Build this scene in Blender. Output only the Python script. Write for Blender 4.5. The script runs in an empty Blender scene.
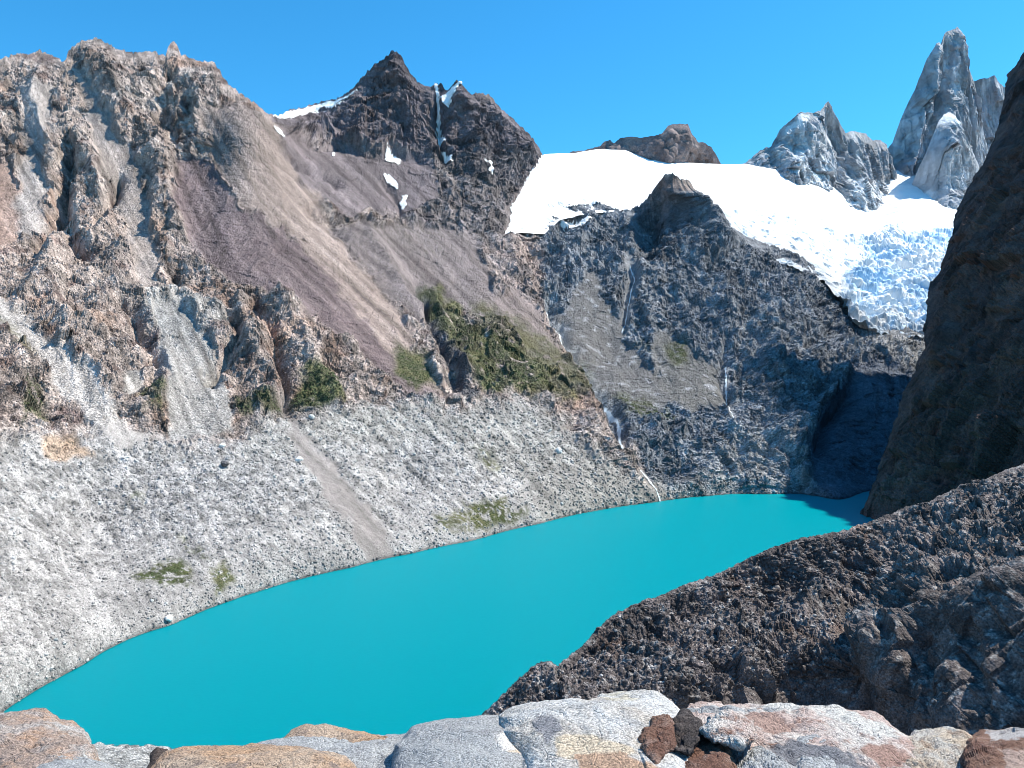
import bpy, math, time
import numpy as np
T0 = time.time()
F = 788.0          # focal length in pixels of a 1024 wide picture
CAMZ = 200.0       # eye height above the lake (m)
C = bpy.context.scene.collection
f32 = np.float32

# ------------------------------------------------------------------ noise
rng = np.random.RandomState(7)
TAB = rng.rand(65536, 8).astype(f32)
TABS = TAB * 2 - 1

def _hash(ix, iy, iz, seed):
    h = (ix * 73856093) ^ (iy * 19349663) ^ (iz * 83492791) ^ (seed * 2654435)
    h = (h ^ (h >> 13)) * 1274126177
    return ((h ^ (h >> 16)) & 65535)

def perlin(x, y, z, seed=0):
    x = np.asarray(x, f32); y = np.asarray(y, f32); z = np.asarray(z, f32)
    xi = np.floor(x); yi = np.floor(y); zi = np.floor(z)
    fx = x - xi; fy = y - yi; fz = z - zi
    xi = xi.astype(np.int64); yi = yi.astype(np.int64); zi = zi.astype(np.int64)
    u = fx * fx * (3 - 2 * fx); v = fy * fy * (3 - 2 * fy); w = fz * fz * (3 - 2 * fz)
    out = 0
    for a in (0, 1):
        for b in (0, 1):
            for c in (0, 1):
                h = _hash(xi + a, yi + b, zi + c, seed)
                g = TABS[:, 0][h] * (fx - a) + TABS[:, 1][h] * (fy - b) + TABS[:, 2][h] * (fz - c)
                out = out + g * (u if a else 1 - u) * (v if b else 1 - v) * (w if c else 1 - w)
    return out * 1.4

def fbm(x, y, z, o=4, seed=0, gain=.5):
    s = 0; a = 1.0; t = 0
    for i in range(o):
        s = s + a * perlin(x, y, z, seed + i * 17); t += a
        x = x * 2.03; y = y * 2.03; z = z * 2.03; a *= gain
    return s / t

def ridged(x, y, z, o=4, seed=0, gain=.5):
    s = 0; a = 1.0; t = 0
    for i in range(o):
        n = 1 - np.abs(perlin(x, y, z, seed + i * 13)) * 1.8
        s = s + a * n * np.abs(n); t += a
        x = x * 2.07; y = y * 2.07; z = z * 2.07; a *= gain
    return s / t - .35

def facet(x, y, z, seed=0, tilt=1.0, rnd_=1.5):
    """broken-rock noise: each random cell is a tilted plane. returns (height, cell random 0..1)"""
    x = np.asarray(x, f32); y = np.asarray(y, f32); z = np.asarray(z, f32)
    x0 = np.floor(x - .5).astype(np.int64); y0 = np.floor(y - .5).astype(np.int64); z0 = np.floor(z - .5).astype(np.int64)
    best = np.full(x.shape, -1e9, f32); rnd = np.zeros(x.shape, f32)
    for a in (0, 1):
        for b in (0, 1):
            for c in (0, 1):
                h = _hash(x0 + a, y0 + b, z0 + c, seed)
                dx = x - (x0 + a + .15 + .7 * TAB[:, 0][h])
                dy = y - (y0 + b + .15 + .7 * TAB[:, 1][h])
                dz = z - (z0 + c + .15 + .7 * TAB[:, 2][h])
                val = TABS[:, 3][h] * .3 + tilt * (TABS[:, 4][h] * dx + TABS[:, 5][h] * dy + TABS[:, 6][h] * dz) - rnd_ * (dx * dx + dy * dy + dz * dz)
                m = val > best
                best = np.where(m, val, best); rnd = np.where(m, TAB[:, 7][h], rnd)
    return np.maximum(best, -1.2) + .25, rnd

def sst(a, b, x):
    t = np.clip((x - a) / (b - a), 0, 1); return t * t * (3 - 2 * t)

# ------------------------------------------------------------------ helpers
def P(px, py, D):
    return np.stack([(px - 512.0) / F * D, D + 0 * px, CAMZ + (384.0 - py) / F * D], -1)

def tps(ctrl, gx, gy):
    """smooth interpolation of log depth from scattered survey points"""
    c = np.array(ctrl, float); X = c[:, :2] / 100.0; v = np.log(c[:, 2]); n = len(c)
    def U(r2): return .5 * r2 * np.log(r2 + 1e-12)
    r2 = ((X[:, None] - X[None]) ** 2).sum(-1)
    K = U(r2) + np.eye(n) * .004
    Pm = np.c_[np.ones(n), X]
    A = np.zeros((n + 3, n + 3)); A[:n, :n] = K; A[:n, n:] = Pm; A[n:, :n] = Pm.T
    w = np.linalg.solve(A, np.r_[v, 0, 0, 0])
    shp = gx.shape; g = np.c_[gx.ravel(), gy.ravel()] / 100.0
    out = np.zeros(len(g))
    for i in range(n):
        out += w[i] * U((g[:, 0] - X[i, 0]) ** 2 + (g[:, 1] - X[i, 1]) ** 2)
    out += w[n] + w[n + 1] * g[:, 0] + w[n + 2] * g[:, 1]
    return np.exp(out).reshape(shp)

def upsample(coarse, nr, nc):
    r0, c0 = coarse.shape
    rr = np.linspace(0, r0 - 1, nr); cc = np.linspace(0, c0 - 1, nc)
    ri = np.minimum(rr.astype(int), r0 - 2); ci = np.minimum(cc.astype(int), c0 - 2)
    fr = (rr - ri)[:, None]; fc = (cc - ci)[None]
    a = coarse[ri][:, ci]; b = coarse[ri][:, ci + 1]; c = coarse[ri + 1][:, ci]; d = coarse[ri + 1][:, ci + 1]
    return a * (1 - fr) * (1 - fc) + b * (1 - fr) * fc + c * fr * (1 - fc) + d * fr * fc

def depth(ctrl, px, py, step=5.0):
    """survey depth at every vertex: evaluated on a regular lattice, then smoothly interpolated"""
    x0, x1, y0, y1 = px.min() - step, px.max() + step, py.min() - step, py.max() + step
    nx = int((x1 - x0) / step) + 2; ny = int((y1 - y0) / step) + 2
    lx = x0 + step * np.arange(nx); ly = y0 + step * np.arange(ny)
    g = tps(ctrl, *np.meshgrid(lx, ly))
    fx = (px - x0) / step; fy = (py - y0) / step
    ix = np.clip(fx.astype(int), 0, nx - 2); iy = np.clip(fy.astype(int), 0, ny - 2)
    fx = fx - ix; fy = fy - iy
    return (g[iy, ix] * (1 - fx) + g[iy, ix + 1] * fx) * (1 - fy) + (g[iy + 1, ix] * (1 - fx) + g[iy + 1, ix + 1] * fx) * fy

def normals(V):
    du = np.gradient(V, axis=1); dv = np.gradient(V, axis=0)
    n = np.cross(dv, du); n /= np.linalg.norm(n, axis=-1, keepdims=True) + 1e-9
    return n

def polydist(px, py, poly):
    """signed distance in picture pixels, positive inside"""
    poly = np.array(poly, float); n = len(poly)
    d = np.full(px.shape, 1e9); ins = np.zeros(px.shape, bool)
    for i in range(n):
        ax, ay = poly[i]; bx, by = poly[(i + 1) % n]
        ex, ey = bx - ax, by - ay
        t = np.clip(((px - ax) * ex + (py - ay) * ey) / (ex * ex + ey * ey + 1e-9), 0, 1)
        d = np.minimum(d, (px - ax - t * ex) ** 2 + (py - ay - t * ey) ** 2)
        c = ((ay > py) != (by > py)) & (px < (bx - ax) * (py - ay) / (by - ay + 1e-12) + ax)
        ins ^= c
    return np.sqrt(d) * np.where(ins, 1, -1)

def linedist(px, py, line):
    line = np.array(line, float); d = np.full(px.shape, 1e9); side = np.zeros(px.shape); par = np.zeros(px.shape)
    n = len(line) - 1
    for i in range(n):
        ax, ay = line[i][:2]; bx, by = line[i + 1][:2]
        ex, ey = bx - ax, by - ay
        t = np.clip(((px - ax) * ex + (py - ay) * ey) / (ex * ex + ey * ey + 1e-9), 0, 1)
        dd = (px - ax - t * ex) ** 2 + (py - ay - t * ey) ** 2
        m = dd < d; d = np.where(m, dd, d)
        side = np.where(m, ex * (py - ay) - ey * (px - ax), side); par = np.where(m, (i + t) / n, par)
    return np.sqrt(d), np.sign(side), par

class Sheet: pass

def sheet(x0, x1, step, top, bot, rows, ctrl, back, nback=10, topnoise=1.5, seed=0, tfreq=.12):
    """a mountain face: columns between x0 and x1, rows from the crest line to the foot, depth from survey points,
    folded down behind the crest by `back` (metres per row)"""
    s = Sheet()
    nc = int((x1 - x0) / step) + 1
    xs = np.linspace(x0, x1, nc)
    tp = np.interp(xs, [p[0] for p in top], [p[1] for p in top])
    k = tfreq
    tp = tp - topnoise * (fbm(xs * k, xs * 0, xs * 0 + seed, 4, seed, .65) * 2.2 + .8 * facet(xs * k * 1.3, xs * 0, xs * 0 + .3, seed)[0])
    bt = np.interp(xs, [p[0] for p in bot], [p[1] for p in bot])
    t = np.linspace(0, 1, rows)[:, None]
    px = np.repeat(xs[None], rows, 0); py = tp[None] * (1 - t) + bt[None] * t
    D = depth(ctrl, px, py)
    V = P(px, py, D)
    b = np.array(back, float)
    kk = np.arange(nback, 0, -1)[:, None, None] * 1.0
    B = V[0][None] + kk * b[None, None] * (1 + .3 * kk)
    V = np.concatenate([B, V], 0)
    s.px = np.concatenate([np.repeat(px[:1], nback, 0), px], 0)
    s.py = np.concatenate([np.repeat(py[:1], nback, 0), py], 0)
    s.nb = nback
    s.V = V; s.N = normals(V); s.N[:nback + 6] = s.N[nback + 6]
    s.D = V[..., 1]; s.mpp = s.D / F
    s.edge = np.concatenate([np.zeros(nback), np.arange(rows)])[:, None] * (bt - tp)[None] / rows   # px below the crest
    s.facing = s.N
    return s

def apply(s, d, direction=None):
    n = s.N if direction is None else direction
    s.V = s.V + n * d[..., None]

def octaves(V, specs, s, warp=0):
    """specs: (kind, wavelength m, amplitude m, seed, (sx,sy,sz)); octaves too fine for the mesh are faded out"""
    tot = 0; cells = 0
    x, y, z = V[..., 0], V[..., 1], V[..., 2]
    if warp:
        w = fbm(x / 90, y / 90, z / 90, 3, 91) * warp; x = x + w; y = y - w * .7; z = z + w * .5
    for kind, wl, amp, sd, sc in specs:
        vis = sst(1.6, 3.2, wl / s.mpp)
        if kind == 'facet':
            h, r = facet(x / wl * sc[0], y / wl * sc[1], z / wl * sc[2], sd)
            cells = cells + (r - .5) * vis
        elif kind == 'slab':
            h, r = facet(x / wl * sc[0], y / wl * sc[1], z / wl * sc[2], sd, 1.5, .6)
            h = h - h.mean()
            cells = cells + (r - .5) * vis
        elif kind == 'ridge': h = ridged(x / wl * sc[0], y / wl * sc[1], z / wl * sc[2], 2, sd)
        else: h = fbm(x / wl * sc[0], y / wl * sc[1], z / wl * sc[2], 2, sd)
        tot = tot + h * amp * vis
    return tot, cells

def col(c): return np.array(c, float)
def mixc(a, b, m): return a * (1 - m[..., None]) + b * m[..., None]

def mesh_from(name, verts, quads, cols=None, mat=None, smooth=False, parent=None, tris=None):
    me = bpy.data.meshes.new(name)
    nf = len(quads); k = quads.shape[1]
    me.vertices.add(len(verts)); me.vertices.foreach_set('co', np.ascontiguousarray(verts, f32).ravel())
    me.loops.add(nf * k); me.polygons.add(nf)
    me.loops.foreach_set('vertex_index', np.ascontiguousarray(quads, np.int32).ravel())
    me.polygons.foreach_set('loop_start', np.arange(0, nf * k, k, dtype=np.int32))
    me.polygons.foreach_set('use_smooth', np.full(nf, smooth, bool))
    me.update(calc_edges=True)
    if cols is not None:
        at = me.color_attributes.new('albedo', 'FLOAT_COLOR', 'POINT')
        cc = np.ones((len(verts), 4), f32); cc[:, :3] = np.clip(cols, 0, 1)
        at.data.foreach_set('color', cc.ravel())
    if mat: me.materials.append(mat)
    o = bpy.data.objects.new(name, me); C.objects.link(o)
    if parent: o.parent = parent
    return o

def emit(name, s, cols, mat, fmask=None, smooth=False, V=None):
    V = s.V if V is None else V
    nr, nc = V.shape[:2]
    idx = np.arange(nr * nc).reshape(nr, nc)
    q = np.stack([idx[:-1, :-1], idx[1:, :-1], idx[1:, 1:], idx[:-1, 1:]], -1)
    if fmask is not None: q = q[fmask[:-1, :-1]]
    else: q = q.reshape(-1, 4)
    used = np.unique(q); remap = np.full(nr * nc, -1); remap[used] = np.arange(len(used))
    return mesh_from(name, V.reshape(-1, 3)[used], remap[q], None if cols is None else cols.reshape(-1, 3)[used], mat, smooth)

def tag(o, label=None, cat=None, group=None, kind=None):
    if label: o['label'] = label
    if cat: o['category'] = cat
    if group: o['group'] = group
    if kind: o['kind'] = kind
    return o

# ------------------------------------------------------------------ materials
def newmat(name):
    m = bpy.data.materials.new(name); m.use_nodes = True
    nt = m.node_tree; b = nt.nodes['Principled BSDF']
    return m, nt, b

def rockmat(name, scale, bump=.5, dist=1.0, var=.35, rough=.92, spec=.25):
    """vertex albedo x procedural grain, with bump; scale = grain per metre"""
    m, nt, b = newmat(name); L = nt.links.new
    at = nt.nodes.new('ShaderNodeVertexColor'); at.layer_name = 'albedo'
    tc = nt.nodes.new('ShaderNodeTexCoord')
    n1 = nt.nodes.new('ShaderNodeTexNoise'); n1.inputs['Scale'].default_value = scale; n1.inputs['Detail'].default_value = 6; n1.inputs['Roughness'].default_value = .7
    L(tc.outputs['Object'], n1.inputs['Vector'])
    mr = nt.nodes.new('ShaderNodeMapRange'); mr.inputs[1].default_value = .3; mr.inputs[2].default_value = .7
    mr.inputs[3].default_value = (1 - var) * .82; mr.inputs[4].default_value = (1 + var) * .82
    L(n1.outputs['Fac'], mr.inputs[0])
    vc = nt.nodes.new('ShaderNodeTexVoronoi'); vc.inputs['Scale'].default_value = scale * 1.3; L(tc.outputs['Object'], vc.inputs['Vector'])
    sp = nt.nodes.new('ShaderNodeSeparateColor'); L(vc.outputs['Color'], sp.inputs[0])
    vr = nt.nodes.new('ShaderNodeMapRange'); vr.inputs[3].default_value = 1 - var * .9; vr.inputs[4].default_value = 1 + var * .9; L(sp.outputs[0], vr.inputs[0])
    mm = nt.nodes.new('ShaderNodeMath'); mm.operation = 'MULTIPLY'; L(mr.outputs[0], mm.inputs[0]); L(vr.outputs[0], mm.inputs[1])
    mx = nt.nodes.new('ShaderNodeVectorMath'); mx.operation = 'SCALE'
    L(at.outputs['Color'], mx.inputs[0]); L(mm.outputs[0], mx.inputs['Scale'])
    L(mx.outputs[0], b.inputs['Base Color'])
    v = nt.nodes.new('ShaderNodeTexVoronoi'); v.inputs['Scale'].default_value = scale * .7
    L(tc.outputs['Object'], v.inputs['Vector'])
    ad = nt.nodes.new('ShaderNodeMath'); ad.operation = 'ADD'; L(n1.outputs['Fac'], ad.inputs[0]); L(v.outputs['Distance'], ad.inputs[1])
    bp = nt.nodes.new('ShaderNodeBump'); bp.inputs['Strength'].default_value = bump; bp.inputs['Distance'].default_value = dist
    L(ad.outputs[0], bp.inputs['Height']); L(bp.outputs[0], b.inputs['Normal'])
    b.inputs['Roughness'].default_value = rough; b.inputs['Specular IOR Level'].default_value = spec
    return m

M_far = rockmat('far_rock', .45, .8, 2.0, .5)
M_near = rockmat('near_rock', 1.4, .8, .8, .45)
M_moraine = rockmat('moraine_debris', .9, .6, 1.0, .36)

M_wall = rockmat('wall_rock', .45, .9, 2.5, .25)

def snowmat():
    m, nt, b = newmat('snow_and_ice'); L = nt.links.new
    at = nt.nodes.new('ShaderNodeVertexColor'); at.layer_name = 'albedo'
    L(at.outputs['Color'], b.inputs['Base Color'])
    tc = nt.nodes.new('ShaderNodeTexCoord')
    n1 = nt.nodes.new('ShaderNodeTexNoise'); n1.inputs['Scale'].default_value = .06; n1.inputs['Detail'].default_value = 6
    L(tc.outputs['Object'], n1.inputs['Vector'])
    bp = nt.nodes.new('ShaderNodeBump'); bp.inputs['Strength'].default_value = .4; bp.inputs['Distance'].default_value = 4
    L(n1.outputs['Fac'], bp.inputs['Height']); L(bp.outputs[0], b.inputs['Normal'])
    b.inputs['Roughness'].default_value = .7; b.inputs['Specular IOR Level'].default_value = .2
    return m
M_snow = snowmat()

# ================================================================== R: the west side of the valley, one continuous survey
exec_marker = None
top_R = [(-140,62),(-60,66),(0,59),(18,53),(30,55),(40,51),(52,55),(64,61),(70,50),(80,43),(96,38),(108,44),(118,49),(135,53),(150,52),(166,56),(169,47),(173,42),(178,46),(180,54),(190,58),(202,62),(213,62),(220,72),(228,84),(240,92),(255,103),(268,114),(276,117),
         (290,110),(310,106),(340,97),(352,90),(360,80),(370,70),(380,60),(387,56),(393,51),(398,52),(404,62),(410,74),(418,82),(428,87),(436,84),(440,82),(446,90),(452,85),(457,80),(461,84),(470,95),(482,93),(490,96),(500,108),(512,118),(524,130),(534,140),(541,152),
         (548,164),(560,185),(575,198),(600,205),(622,211),(638,204),(650,194),(657,183),(664,175),(672,173),(680,179),(688,183),(692,192),(700,202),(712,212),(722,224),(740,234),(760,243),(785,252),(805,262),(830,282),(845,300),(855,322),(875,335),(900,330),(925,325),(960,318),(1040,300)]
shore = [(-140,800),(-60,752),(0,715),(24,698),(85,664),(113,647),(171,625),(219,605),(260,591),(301,579),(349,568),(410,554),(471,541),(539,524),(590,512),(649,503),(703,496),(771,494),(812,495),(839,500),(865,505),(920,512),(1040,520)]
def shD(y): return 157600.0 / (y - 384.0)
bot_R = [(x, y + 12) for x, y in shore]
ctrl_R = [(x, y, min(shD(y), 1500)) for x, y in shore[:-3]] + [(x, y + 14, min(shD(y), 1500)) for x, y in shore[:-3]]
ctrl_R += [(-140,440,650),(-140,240,1150),(-140,60,1700),(0,560,610),(100,540,760),(0,440,811),(0,340,1060),(0,240,1423),(0,140,1760),(0,60,2000),(100,430,930),(100,240,1520),(100,140,1800),(96,38,2150),(200,500,860),(200,420,1028),(200,330,1290),(200,240,1590),(200,150,1860),(200,62,2120),
    (276,118,2020),(280,200,1780),(300,112,2560),(350,405,1204),(350,330,1440),(350,250,1780),(340,170,2200),(350,120,2480),(393,52,2640),(440,84,2620),(457,80,2600),(500,108,2680),(541,152,2760),(400,140,2450),(470,150,2480),(420,200,2220),(420,300,1760),(430,395,1330),(400,480,1090),(500,200,2380),(500,300,1880),(500,400,1400),(520,470,1240),
    (540,240,2380),(545,290,2080),(580,370,1680),(620,430,1490),(560,200,2550),(600,205,2620),(640,196,2560),(672,173,2460),(690,240,2400),(640,240,2400),(600,300,2080),(600,360,1840),(660,300,2080),(680,400,1640),(740,300,2150),(760,246,2560),(700,202,2520),(740,400,1680),(740,460,1500),(800,300,2220),(830,284,2450),(860,330,2300),(800,400,1720),(850,368,1960),(925,330,2350),(920,368,2020),(880,340,2180),(880,352,2080),(865,430,1720),(800,470,1480),(855,480,1490),(920,450,1600),(960,318,2500),(1040,300,2600),(1040,400,1900),(1000,500,1600),(1040,520,1560),(920,512,1480),(865,505,1420)]
R = sheet(-140, 1000, .8, top_R, bot_R, 700, ctrl_R, (0, 26, -18), 10, 2.2, 3, .3)
print('R', R.V.shape, R.D.min(), R.D.max(), time.time() - T0)
px, py = R.px, R.py
wx = fbm(px / 18, py / 18, 0 * px, 3, 5) * 14; wy = fbm(px / 18, py / 18, 0 * px + 7, 3, 6) * 14
qx, qy = px + wx, py + wy          # ragged borders
def reg(poly, feather=4.0, rag=True):
    x, y = (qx, qy) if rag else (px, py)
    pa = np.array(poly); m = feather + 2
    b_ = (x > pa[:, 0].min() - m) & (x < pa[:, 0].max() + m) & (y > pa[:, 1].min() - m) & (y < pa[:, 1].max() + m)
    out = np.zeros(x.shape); out[b_] = sst(-feather, feather, polydist(x[b_], y[b_], poly)); return out
morP = [(-160,425),(0,440),(40,430),(70,440),(100,425),(130,430),(165,440),(200,438),(235,440),(250,425),(330,412),(400,404),(470,412),(530,402),(565,425),(595,455),(640,482),(680,500),(700,520),(700,640),(-160,900)]
w_mor = sst(-16, 16, polydist(qx, qy + fbm(px / 7, py / 7, 0 * px, 3, 9) * 16, morP))
scree_polys = {
 'chuteA': ([(-10,295),(12,305),(35,330),(60,360),(90,385),(115,415),(150,440),(120,450),(90,425),(50,385),(20,345),(-10,320)], (.43,.40,.38)),
 'chuteB': ([(130,365),(142,370),(138,392),(128,405),(118,400),(120,385)], (.40,.38,.36)),
 'fanC': ([(150,300),(180,300),(215,350),(235,430),(170,445),(165,390)], (.32,.31,.30)),
 'tongueD': ([(278,380),(288,382),(300,430),(340,470),(380,525),(400,560),(370,560),(330,500),(290,440)], (.27,.245,.235)),
 'streakE': ([(70,70),(85,72),(110,120),(135,160),(150,205),(160,280),(140,290),(120,210),(95,150)], (.37,.32,.295)),
 'streakF': ([(20,85),(55,90),(52,130),(48,190),(40,230),(20,240),(5,215),(25,160)], (.39,.35,.33)),
 'streakG': ([(-20,150),(15,170),(20,240),(-20,270)], (.34,.24,.20)),
 'darkH': ([(175,168),(195,160),(215,165),(235,200),(290,235),(340,275),(400,345),(440,400),(405,398),(350,350),(290,300),(235,280),(200,262),(178,215)], (.165,.125,.13)),
 'tanI': ([(205,115),(232,100),(272,118),(300,175),(350,250),(400,320),(445,395),(415,392),(350,300),(290,235),(240,205),(215,165)], (.29,.23,.205)),
 'grayJ': ([(275,128),(330,145),(430,155),(440,200),(400,215),(340,215),(300,180)], (.185,.155,.165)),
 'brownK': ([(330,225),(400,225),(470,230),(500,300),(520,330),(440,300),(420,330),(380,290)], (.20,.17,.17)),
 'pinkL': ([(480,300),(515,290),(560,345),(575,380),(545,370),(500,320)], (.23,.19,.185)),
 'coneM': ([(592,272),(602,285),(625,340),(660,380),(690,400),(640,415),(600,390),(570,345),(560,310)], (.155,.15,.15)),
 'coneN': ([(660,330),(690,345),(740,400),(690,410),(650,380)], (.16,.155,.15)),
 'stripO': ([(628,250),(640,255),(632,310),(625,335),(620,330)], (.24,.25,.27)),
}
w_scr = 0 * px; masks = {}
for k, (pl, c) in scree_polys.items():
    masks[k] = reg(pl, 4); w_scr = np.maximum(w_scr, masks[k])
w_snowfoot = reg([(500,240),(512,200),(528,170),(540,150),(560,150),(620,200),(560,205),(545,215),(560,228),(535,232),(520,228),(505,238)], 2)
w_central = reg([(545,300),(540,240),(520,228),(600,190),(1100,200),(1100,560),(700,520),(650,480),(615,430),(585,385)], 6)
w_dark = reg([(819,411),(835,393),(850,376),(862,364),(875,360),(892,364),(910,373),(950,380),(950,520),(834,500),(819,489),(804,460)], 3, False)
w_peak = reg([(270,110),(393,30),(560,140),(530,190),(490,190),(440,160),(400,150),(340,145),(275,130)], 5)
w_upper = sst(420, 240, py)
w_spur = sst(-14, 10, polydist(px, py, [(640,170),(665,160),(700,180),(770,235),(750,262),(700,235),(660,215)]))
streams = [[(547,312),(556,322),(563,340),(574,360),(584,374),(592,388),(604,394),(611,402),(617,414),(621,428),(622,450)], [(640,470),(648,480),(655,490),(659,501)], [(630,262),(634,275),(629,300),(626,318),(621,334)], [(727,362),(728,380),(731,400),(734,425)]]
w_spur = np.maximum(w_spur, 0)
w_ch = 0 * px
for l_ in streams: w_ch = np.maximum(w_ch, sst(6, 2, linedist(px, py, l_)[0]))
w_crag = np.clip(1 - w_mor, 0, 1) * (1 - .65 * w_spur) * (1 - .7 * w_ch) * (1 - w_scr * .8) * (1 - w_dark * .5) * (1 - w_snowfoot)

# --- hand-surveyed ribs and gullies: (polyline, radius px, metres)  + rib / - gully
strokes = [
 ([(40,60),(35,110),(60,170),(65,230),(40,280),(25,300)], 12, 35), ([(75,130),(60,190),(70,240),(95,262)], 10, -45),
 ([(96,40),(120,100),(150,150),(170,200),(180,260)], 14, 30), ([(66,120),(95,170),(110,225),(80,260)], 8, 38), ([(75,170),(58,215),(35,260)], 7, -38),
 ([(120,170),(112,200),(92,230)], 6, -32), ([(213,62),(200,130),(190,170)], 12, 22), ([(170,60),(160,110),(180,150)], 9, -20),
 ([(115,300),(95,330),(60,350),(100,390),(125,415)], 14, 30), ([(60,270),(50,310),(70,340)], 10, 20),
 ([(110,300),(135,320),(160,370),(150,400)], 8, -22), ([(165,350),(170,390),(150,420)], 10, 25),
 ([(225,300),(240,340),(215,370),(205,385)], 7, -34), ([(235,310),(250,350),(275,390),(260,415)], 11, 32),
 ([(245,290),(270,330),(283,375),(290,415)], 6, -28), ([(270,285),(300,340),(330,400)], 10, 20),
 ([(360,220),(400,290),(440,340),(470,395)], 8, 25), ([(415,290),(432,330),(445,360),(463,402)], 5, -24), ([(425,280),(450,330),(485,395)], 7, 18),
 ([(285,128),(330,135),(380,146),(432,152)], 4, 22), ([(290,140),(340,150),(400,158),(432,160)], 4, -14),
 ([(290,160),(320,175),(345,190)], 4, -20), ([(305,205),(330,220),(350,238)], 5, -20),
 ([(393,52),(400,100),(415,140)], 12, 45), ([(436,90),(440,140),(445,165)], 4, -40), ([(457,84),(470,130),(480,170)], 9, 35), ([(490,98),(510,140),(530,165)], 9, 25), ([(352,92),(370,120),(400,140)], 8, 20),
 ([(372,75),(400,82),(425,100)], 3, 12), ([(355,100),(385,112),(430,118)], 4, 14), ([(300,130),(345,140),(395,150)], 3, 10), ([(450,110),(490,118),(525,135)], 4, 14), ([(450,135),(490,145),(535,150)], 4, 14), ([(470,170),(505,185),(520,200)], 5, 16), ([(380,180),(400,200),(405,220)], 5, -16), ([(440,175),(460,200),(490,225)], 5, 16),
 ([(672,173),(690,205),(705,240),(720,265)], 18, 70), ([(664,180),(650,205),(650,240),(642,262)], 14, -45), ([(672,173),(690,185),(700,204),(730,235)], 9, 20), ([(690,190),(730,240),(760,270)], 10, 30),
 ([(560,225),(600,225),(640,215)], 10, 18), ([(565,215),(552,225),(545,250),(560,260)], 9, 25), ([(605,240),(590,250),(600,262)], 8, -18), ([(553,262),(580,268),(605,262)], 9, 20),
 ([(545,290),(560,320),(590,375),(612,410),(622,450)], 6, -28), ([(632,255),(625,300),(622,330)], 5, -20), ([(730,330),(722,370),(735,410)], 6, -26),
 ([(560,262),(575,255),(592,262)], 9, 22), ([(575,250),(590,240),(606,250)], 9, 18), ([(800,330),(770,370),(790,420),(780,470)], 12, 26), ([(745,315),(790,330),(800,350)], 8, 22), ([(735,340),(745,360),(740,375)], 6, -30), ([(785,340),(780,365),(795,380)], 6, -26),
 ([(848,372),(812,410),(798,455),(815,492)], 8, 40), ([(850,366),(872,354),(915,366)], 6, 26), ([(858,380),(830,420),(815,460)], 7, -35), ([(740,330),(760,345),(752,375)], 8, -25), ([(815,370),(835,380),(812,400)], 6, -22), ([(845,310),(830,335),(800,350)], 6, -14),
 ([(500,235),(520,270),(545,290)], 8, 14), ([(330,420),(400,400),(470,405),(540,400)], 12, 8),
]
dst = 0 * px
for pl, r, a in strokes:
    xs_ = [p[0] for p in pl]; ys_ = [p[1] for p in pl]; m = r * 3.2
    sel = (px > min(xs_) - m) & (px < max(xs_) + m) & (py > min(ys_) - m) & (py < max(ys_) + m)
    d_, sd_, pr_ = linedist(qx[sel] * .6 + px[sel] * .4, qy[sel] * .6 + py[sel] * .4, pl)
    e = np.exp(-(d_ / r) ** 1.5) * np.clip(np.minimum(pr_, 1 - pr_) * 6 + .15, 0, 1)
    tmp = np.zeros_like(px); tmp[sel] = (a * .62 if a > 0 and not (600 < pl[0][0] < 760 and pl[0][1] < 210) else a * .95) * e; dst += tmp
fadeT = sst(0, 26, R.edge) * .85 + .15
fadeS = sst(0, 1, np.clip((R.V[..., 2] - 2) / 25, 0, 1))
one = (1, 1, 1)
# gullies and ribs run down the fall line
th = np.radians(35)
VW = R.V.copy()
fall = [('ridge', 190, 28, 1, (1, .45, .35)), ('ridge', 90, 17, 2, (1, .6, .45)), ('facet', 62, 11, 3, (1, .6, .5)), ('ridge', 45, 8, 8, (1, .6, .5)), ('slab', 32, 6.5, 4, one), ('slab', 15, 4.2, 5, one), ('facet', 8, 3, 6, one), ('slab', 4.5, 1.6, 7, one)]
dc, cell = octaves(VW, fall, R, 22)
dm, cellm = octaves(VW, [('fbm', 90, 5, 11, one), ('ridge', 30, 1.5, 12, (1, 1, 1)), ('fbm', 24, 2.2, 17, one), ('facet', 14, 1.0, 16, one), ('facet', 7, 1.1, 13, one), ('facet', 4, 1.1, 14, one), ('facet', 2.2, .8, 15, one)], R)
ds, cells = octaves(VW, [('fbm', 120, 5, 21, (1, .4, .3)), ('ridge', 26, 1.6, 22, (1, .3, .3)), ('facet', 7, .8, 23, one)], R)
dpk, cpk = octaves(VW, [('ridge', 75, 16, 28, (.2, .2, 1.8)), ('ridge', 30, 8, 29, (.25, .25, 1.6)), ('slab', 14, 5, 30, (.6, 1, 1))], R, 10)
dk, cellk = octaves(VW, [('slab', 9, 1.8, 25, one), ('ridge', 60, 10, 26, (1, 1, .6)), ('slab', 22, 4, 27, one), ('ridge', 150, 22, 24, (1, 1, .6))], R)
w_low = 1 - .75 * w_central * sst(45, 5, VW[..., 2])
d = dst * 1.2 * fadeT + dc * w_crag * fadeT * w_low + dm * w_mor * (1 - w_scr) * (.45 + .75 * sst(10, 70, VW[..., 2] + 40 * fbm(VW[..., 0] / 60, VW[..., 1] / 60, VW[..., 2] / 60, 3, 39))) + ds * np.clip(w_scr, 0, 1) + dk * w_central * w_crag * .8 + dpk * w_peak * fadeT
R.V = R.V + R.N * (d * (fadeS * .65 + .35))[..., None]
print('R disp', time.time() - T0)
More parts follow.
